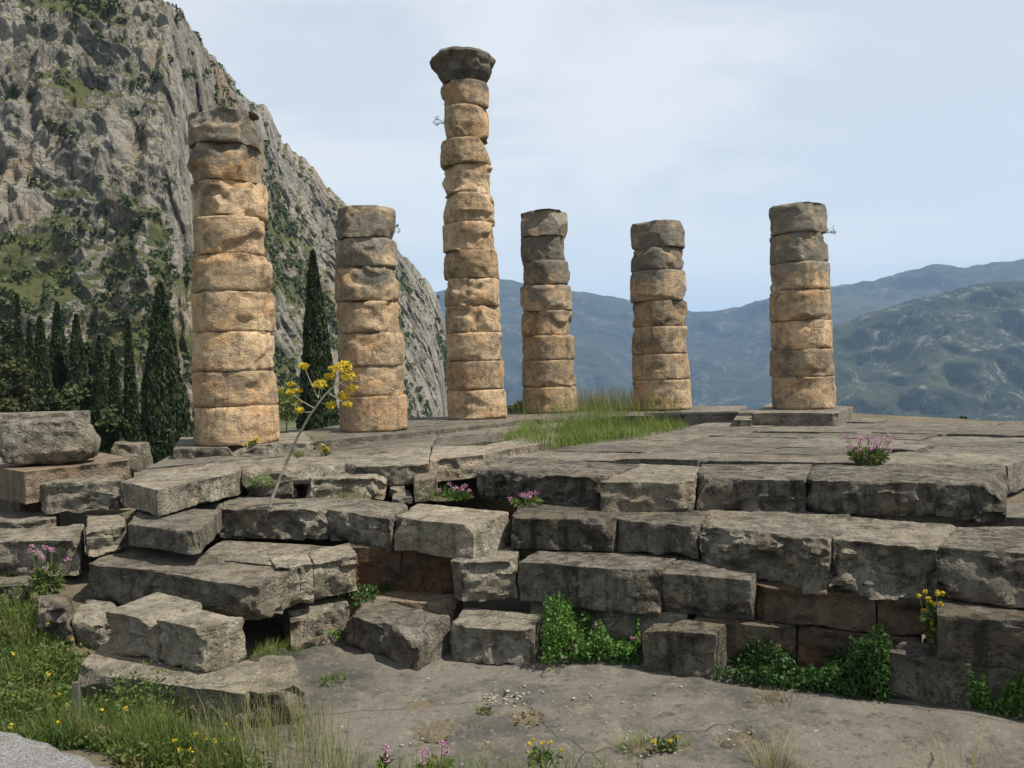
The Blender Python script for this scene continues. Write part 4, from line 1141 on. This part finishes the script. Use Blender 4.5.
# ------------------------------------------------------------------ air
bm = bmesh.new()
bmesh.ops.create_cube(bm, size=1)
me = bpy.data.meshes.new('haze'); bm.to_mesh(me); bm.free()
hz = link('haze', me); hz.location = (0, 0, 245); hz.scale = (28100, 28100, 1100)
tag(hz, 'thin blue haze in the valley air', 'haze', kind='stuff')
mt = bpy.data.materials.new('valley_air'); mt.use_nodes = True
mt.node_tree.nodes.remove(mt.node_tree.nodes['Principled BSDF'])
pv = mt.node_tree.nodes.new('ShaderNodeVolumePrincipled')
pv.inputs['Color'].default_value = (.46, .68, 1.0, 1); pv.inputs['Density'].default_value = 0.95e-4; pv.inputs['Anisotropy'].default_value = 0.0
mt.node_tree.links.new(pv.outputs[0], mt.node_tree.nodes['Material Output'].inputs['Volume'])
me.materials.append(mt)

# ------------------------------------------------------------------ sky and sun
SUN_EL = R(57); sx, sy = math.cos(R(-20)), math.sin(R(-20))
nn_ = math.hypot(sx, sy); sx /= nn_; sy /= nn_
sd = Vector((sx * math.cos(SUN_EL), sy * math.cos(SUN_EL), math.sin(SUN_EL)))
W = bpy.data.worlds.new('World'); S.world = W; W.use_nodes = True
nt = W.node_tree; N = nt.nodes; bg = N['Background']; bg.inputs[1].default_value = .107
sk = N.new('ShaderNodeTexSky'); sk.sky_type = 'NISHITA'; sk.sun_disc = False
sk.sun_elevation = SUN_EL; sk.sun_rotation = math.atan2(sx, sy) % (2 * math.pi)
sk.altitude = 500; sk.air_density = 1.0; sk.dust_density = 2.0
tc = N.new('ShaderNodeTexCoord'); mp = N.new('ShaderNodeMapping'); mp.inputs['Scale'].default_value = (1.2, 1.2, 4.0); mp.inputs['Rotation'].default_value = (0, R(14), 0)
nz = N.new('ShaderNodeTexNoise'); nz.inputs['Scale'].default_value = 1.7; nz.inputs['Detail'].default_value = 7; nz.inputs['Roughness'].default_value = .55; nz.inputs['Distortion'].default_value = .5
rm = N.new('ShaderNodeMapRange'); rm.interpolation_type = 'SMOOTHSTEP'
rm.inputs[1].default_value = .40; rm.inputs[2].default_value = .60; rm.inputs[3].default_value = .70; rm.inputs[4].default_value = .97
sz = N.new('ShaderNodeSeparateXYZ'); ez = N.new('ShaderNodeMapRange'); ez.interpolation_type = 'SMOOTHSTEP'; ez.inputs[1].default_value = .42; ez.inputs[2].default_value = .85; ez.inputs[3].default_value = 1; ez.inputs[4].default_value = .0

mx = N.new('ShaderNodeMix'); mx.data_type = 'RGBA'; mx.inputs[7].default_value = (6.0, 6.25, 6.45, 1)
L = nt.links
L.new(tc.outputs['Generated'], mp.inputs[0]); L.new(mp.outputs[0], nz.inputs['Vector']); L.new(nz.outputs['Fac'], rm.inputs[0]); L.new(tc.outputs['Generated'], sz.inputs[0]); L.new(sz.outputs[2], ez.inputs[0]); L.new(rm.outputs[0], mx.inputs[0])
m2 = N.new('ShaderNodeMix'); m2.data_type = 'RGBA'; m2.inputs[6].default_value = (3.2, 3.3, 3.4, 1); m2.inputs[7].default_value = (6.0, 6.25, 6.45, 1); L.new(ez.outputs[0], m2.inputs[0]); L.new(m2.outputs[2], mx.inputs[7])
L.new(sk.outputs[0], mx.inputs[6]); L.new(mx.outputs[2], bg.inputs[0])
su = bpy.data.lights.new('sun', 'SUN'); su.energy = 5.0; su.angle = R(.6); su.color = (1, .94, .85)
so = bpy.data.objects.new('sun', su); COL.objects.link(so)
so.rotation_euler = sd.to_track_quat('Z', 'Y').to_euler(); so.location = (20, -10, 40)

S.view_settings.view_transform = 'Standard'; S.view_settings.look = 'None'; S.view_settings.gamma = 1; S.view_settings.exposure = .42
S.view_settings.use_curve_mapping = False
S.cycles.use_denoising = True
S.cycles.max_bounces = 6; S.cycles.diffuse_bounces = 3; S.cycles.transparent_max_bounces = 8; S.cycles.volume_bounces = 1
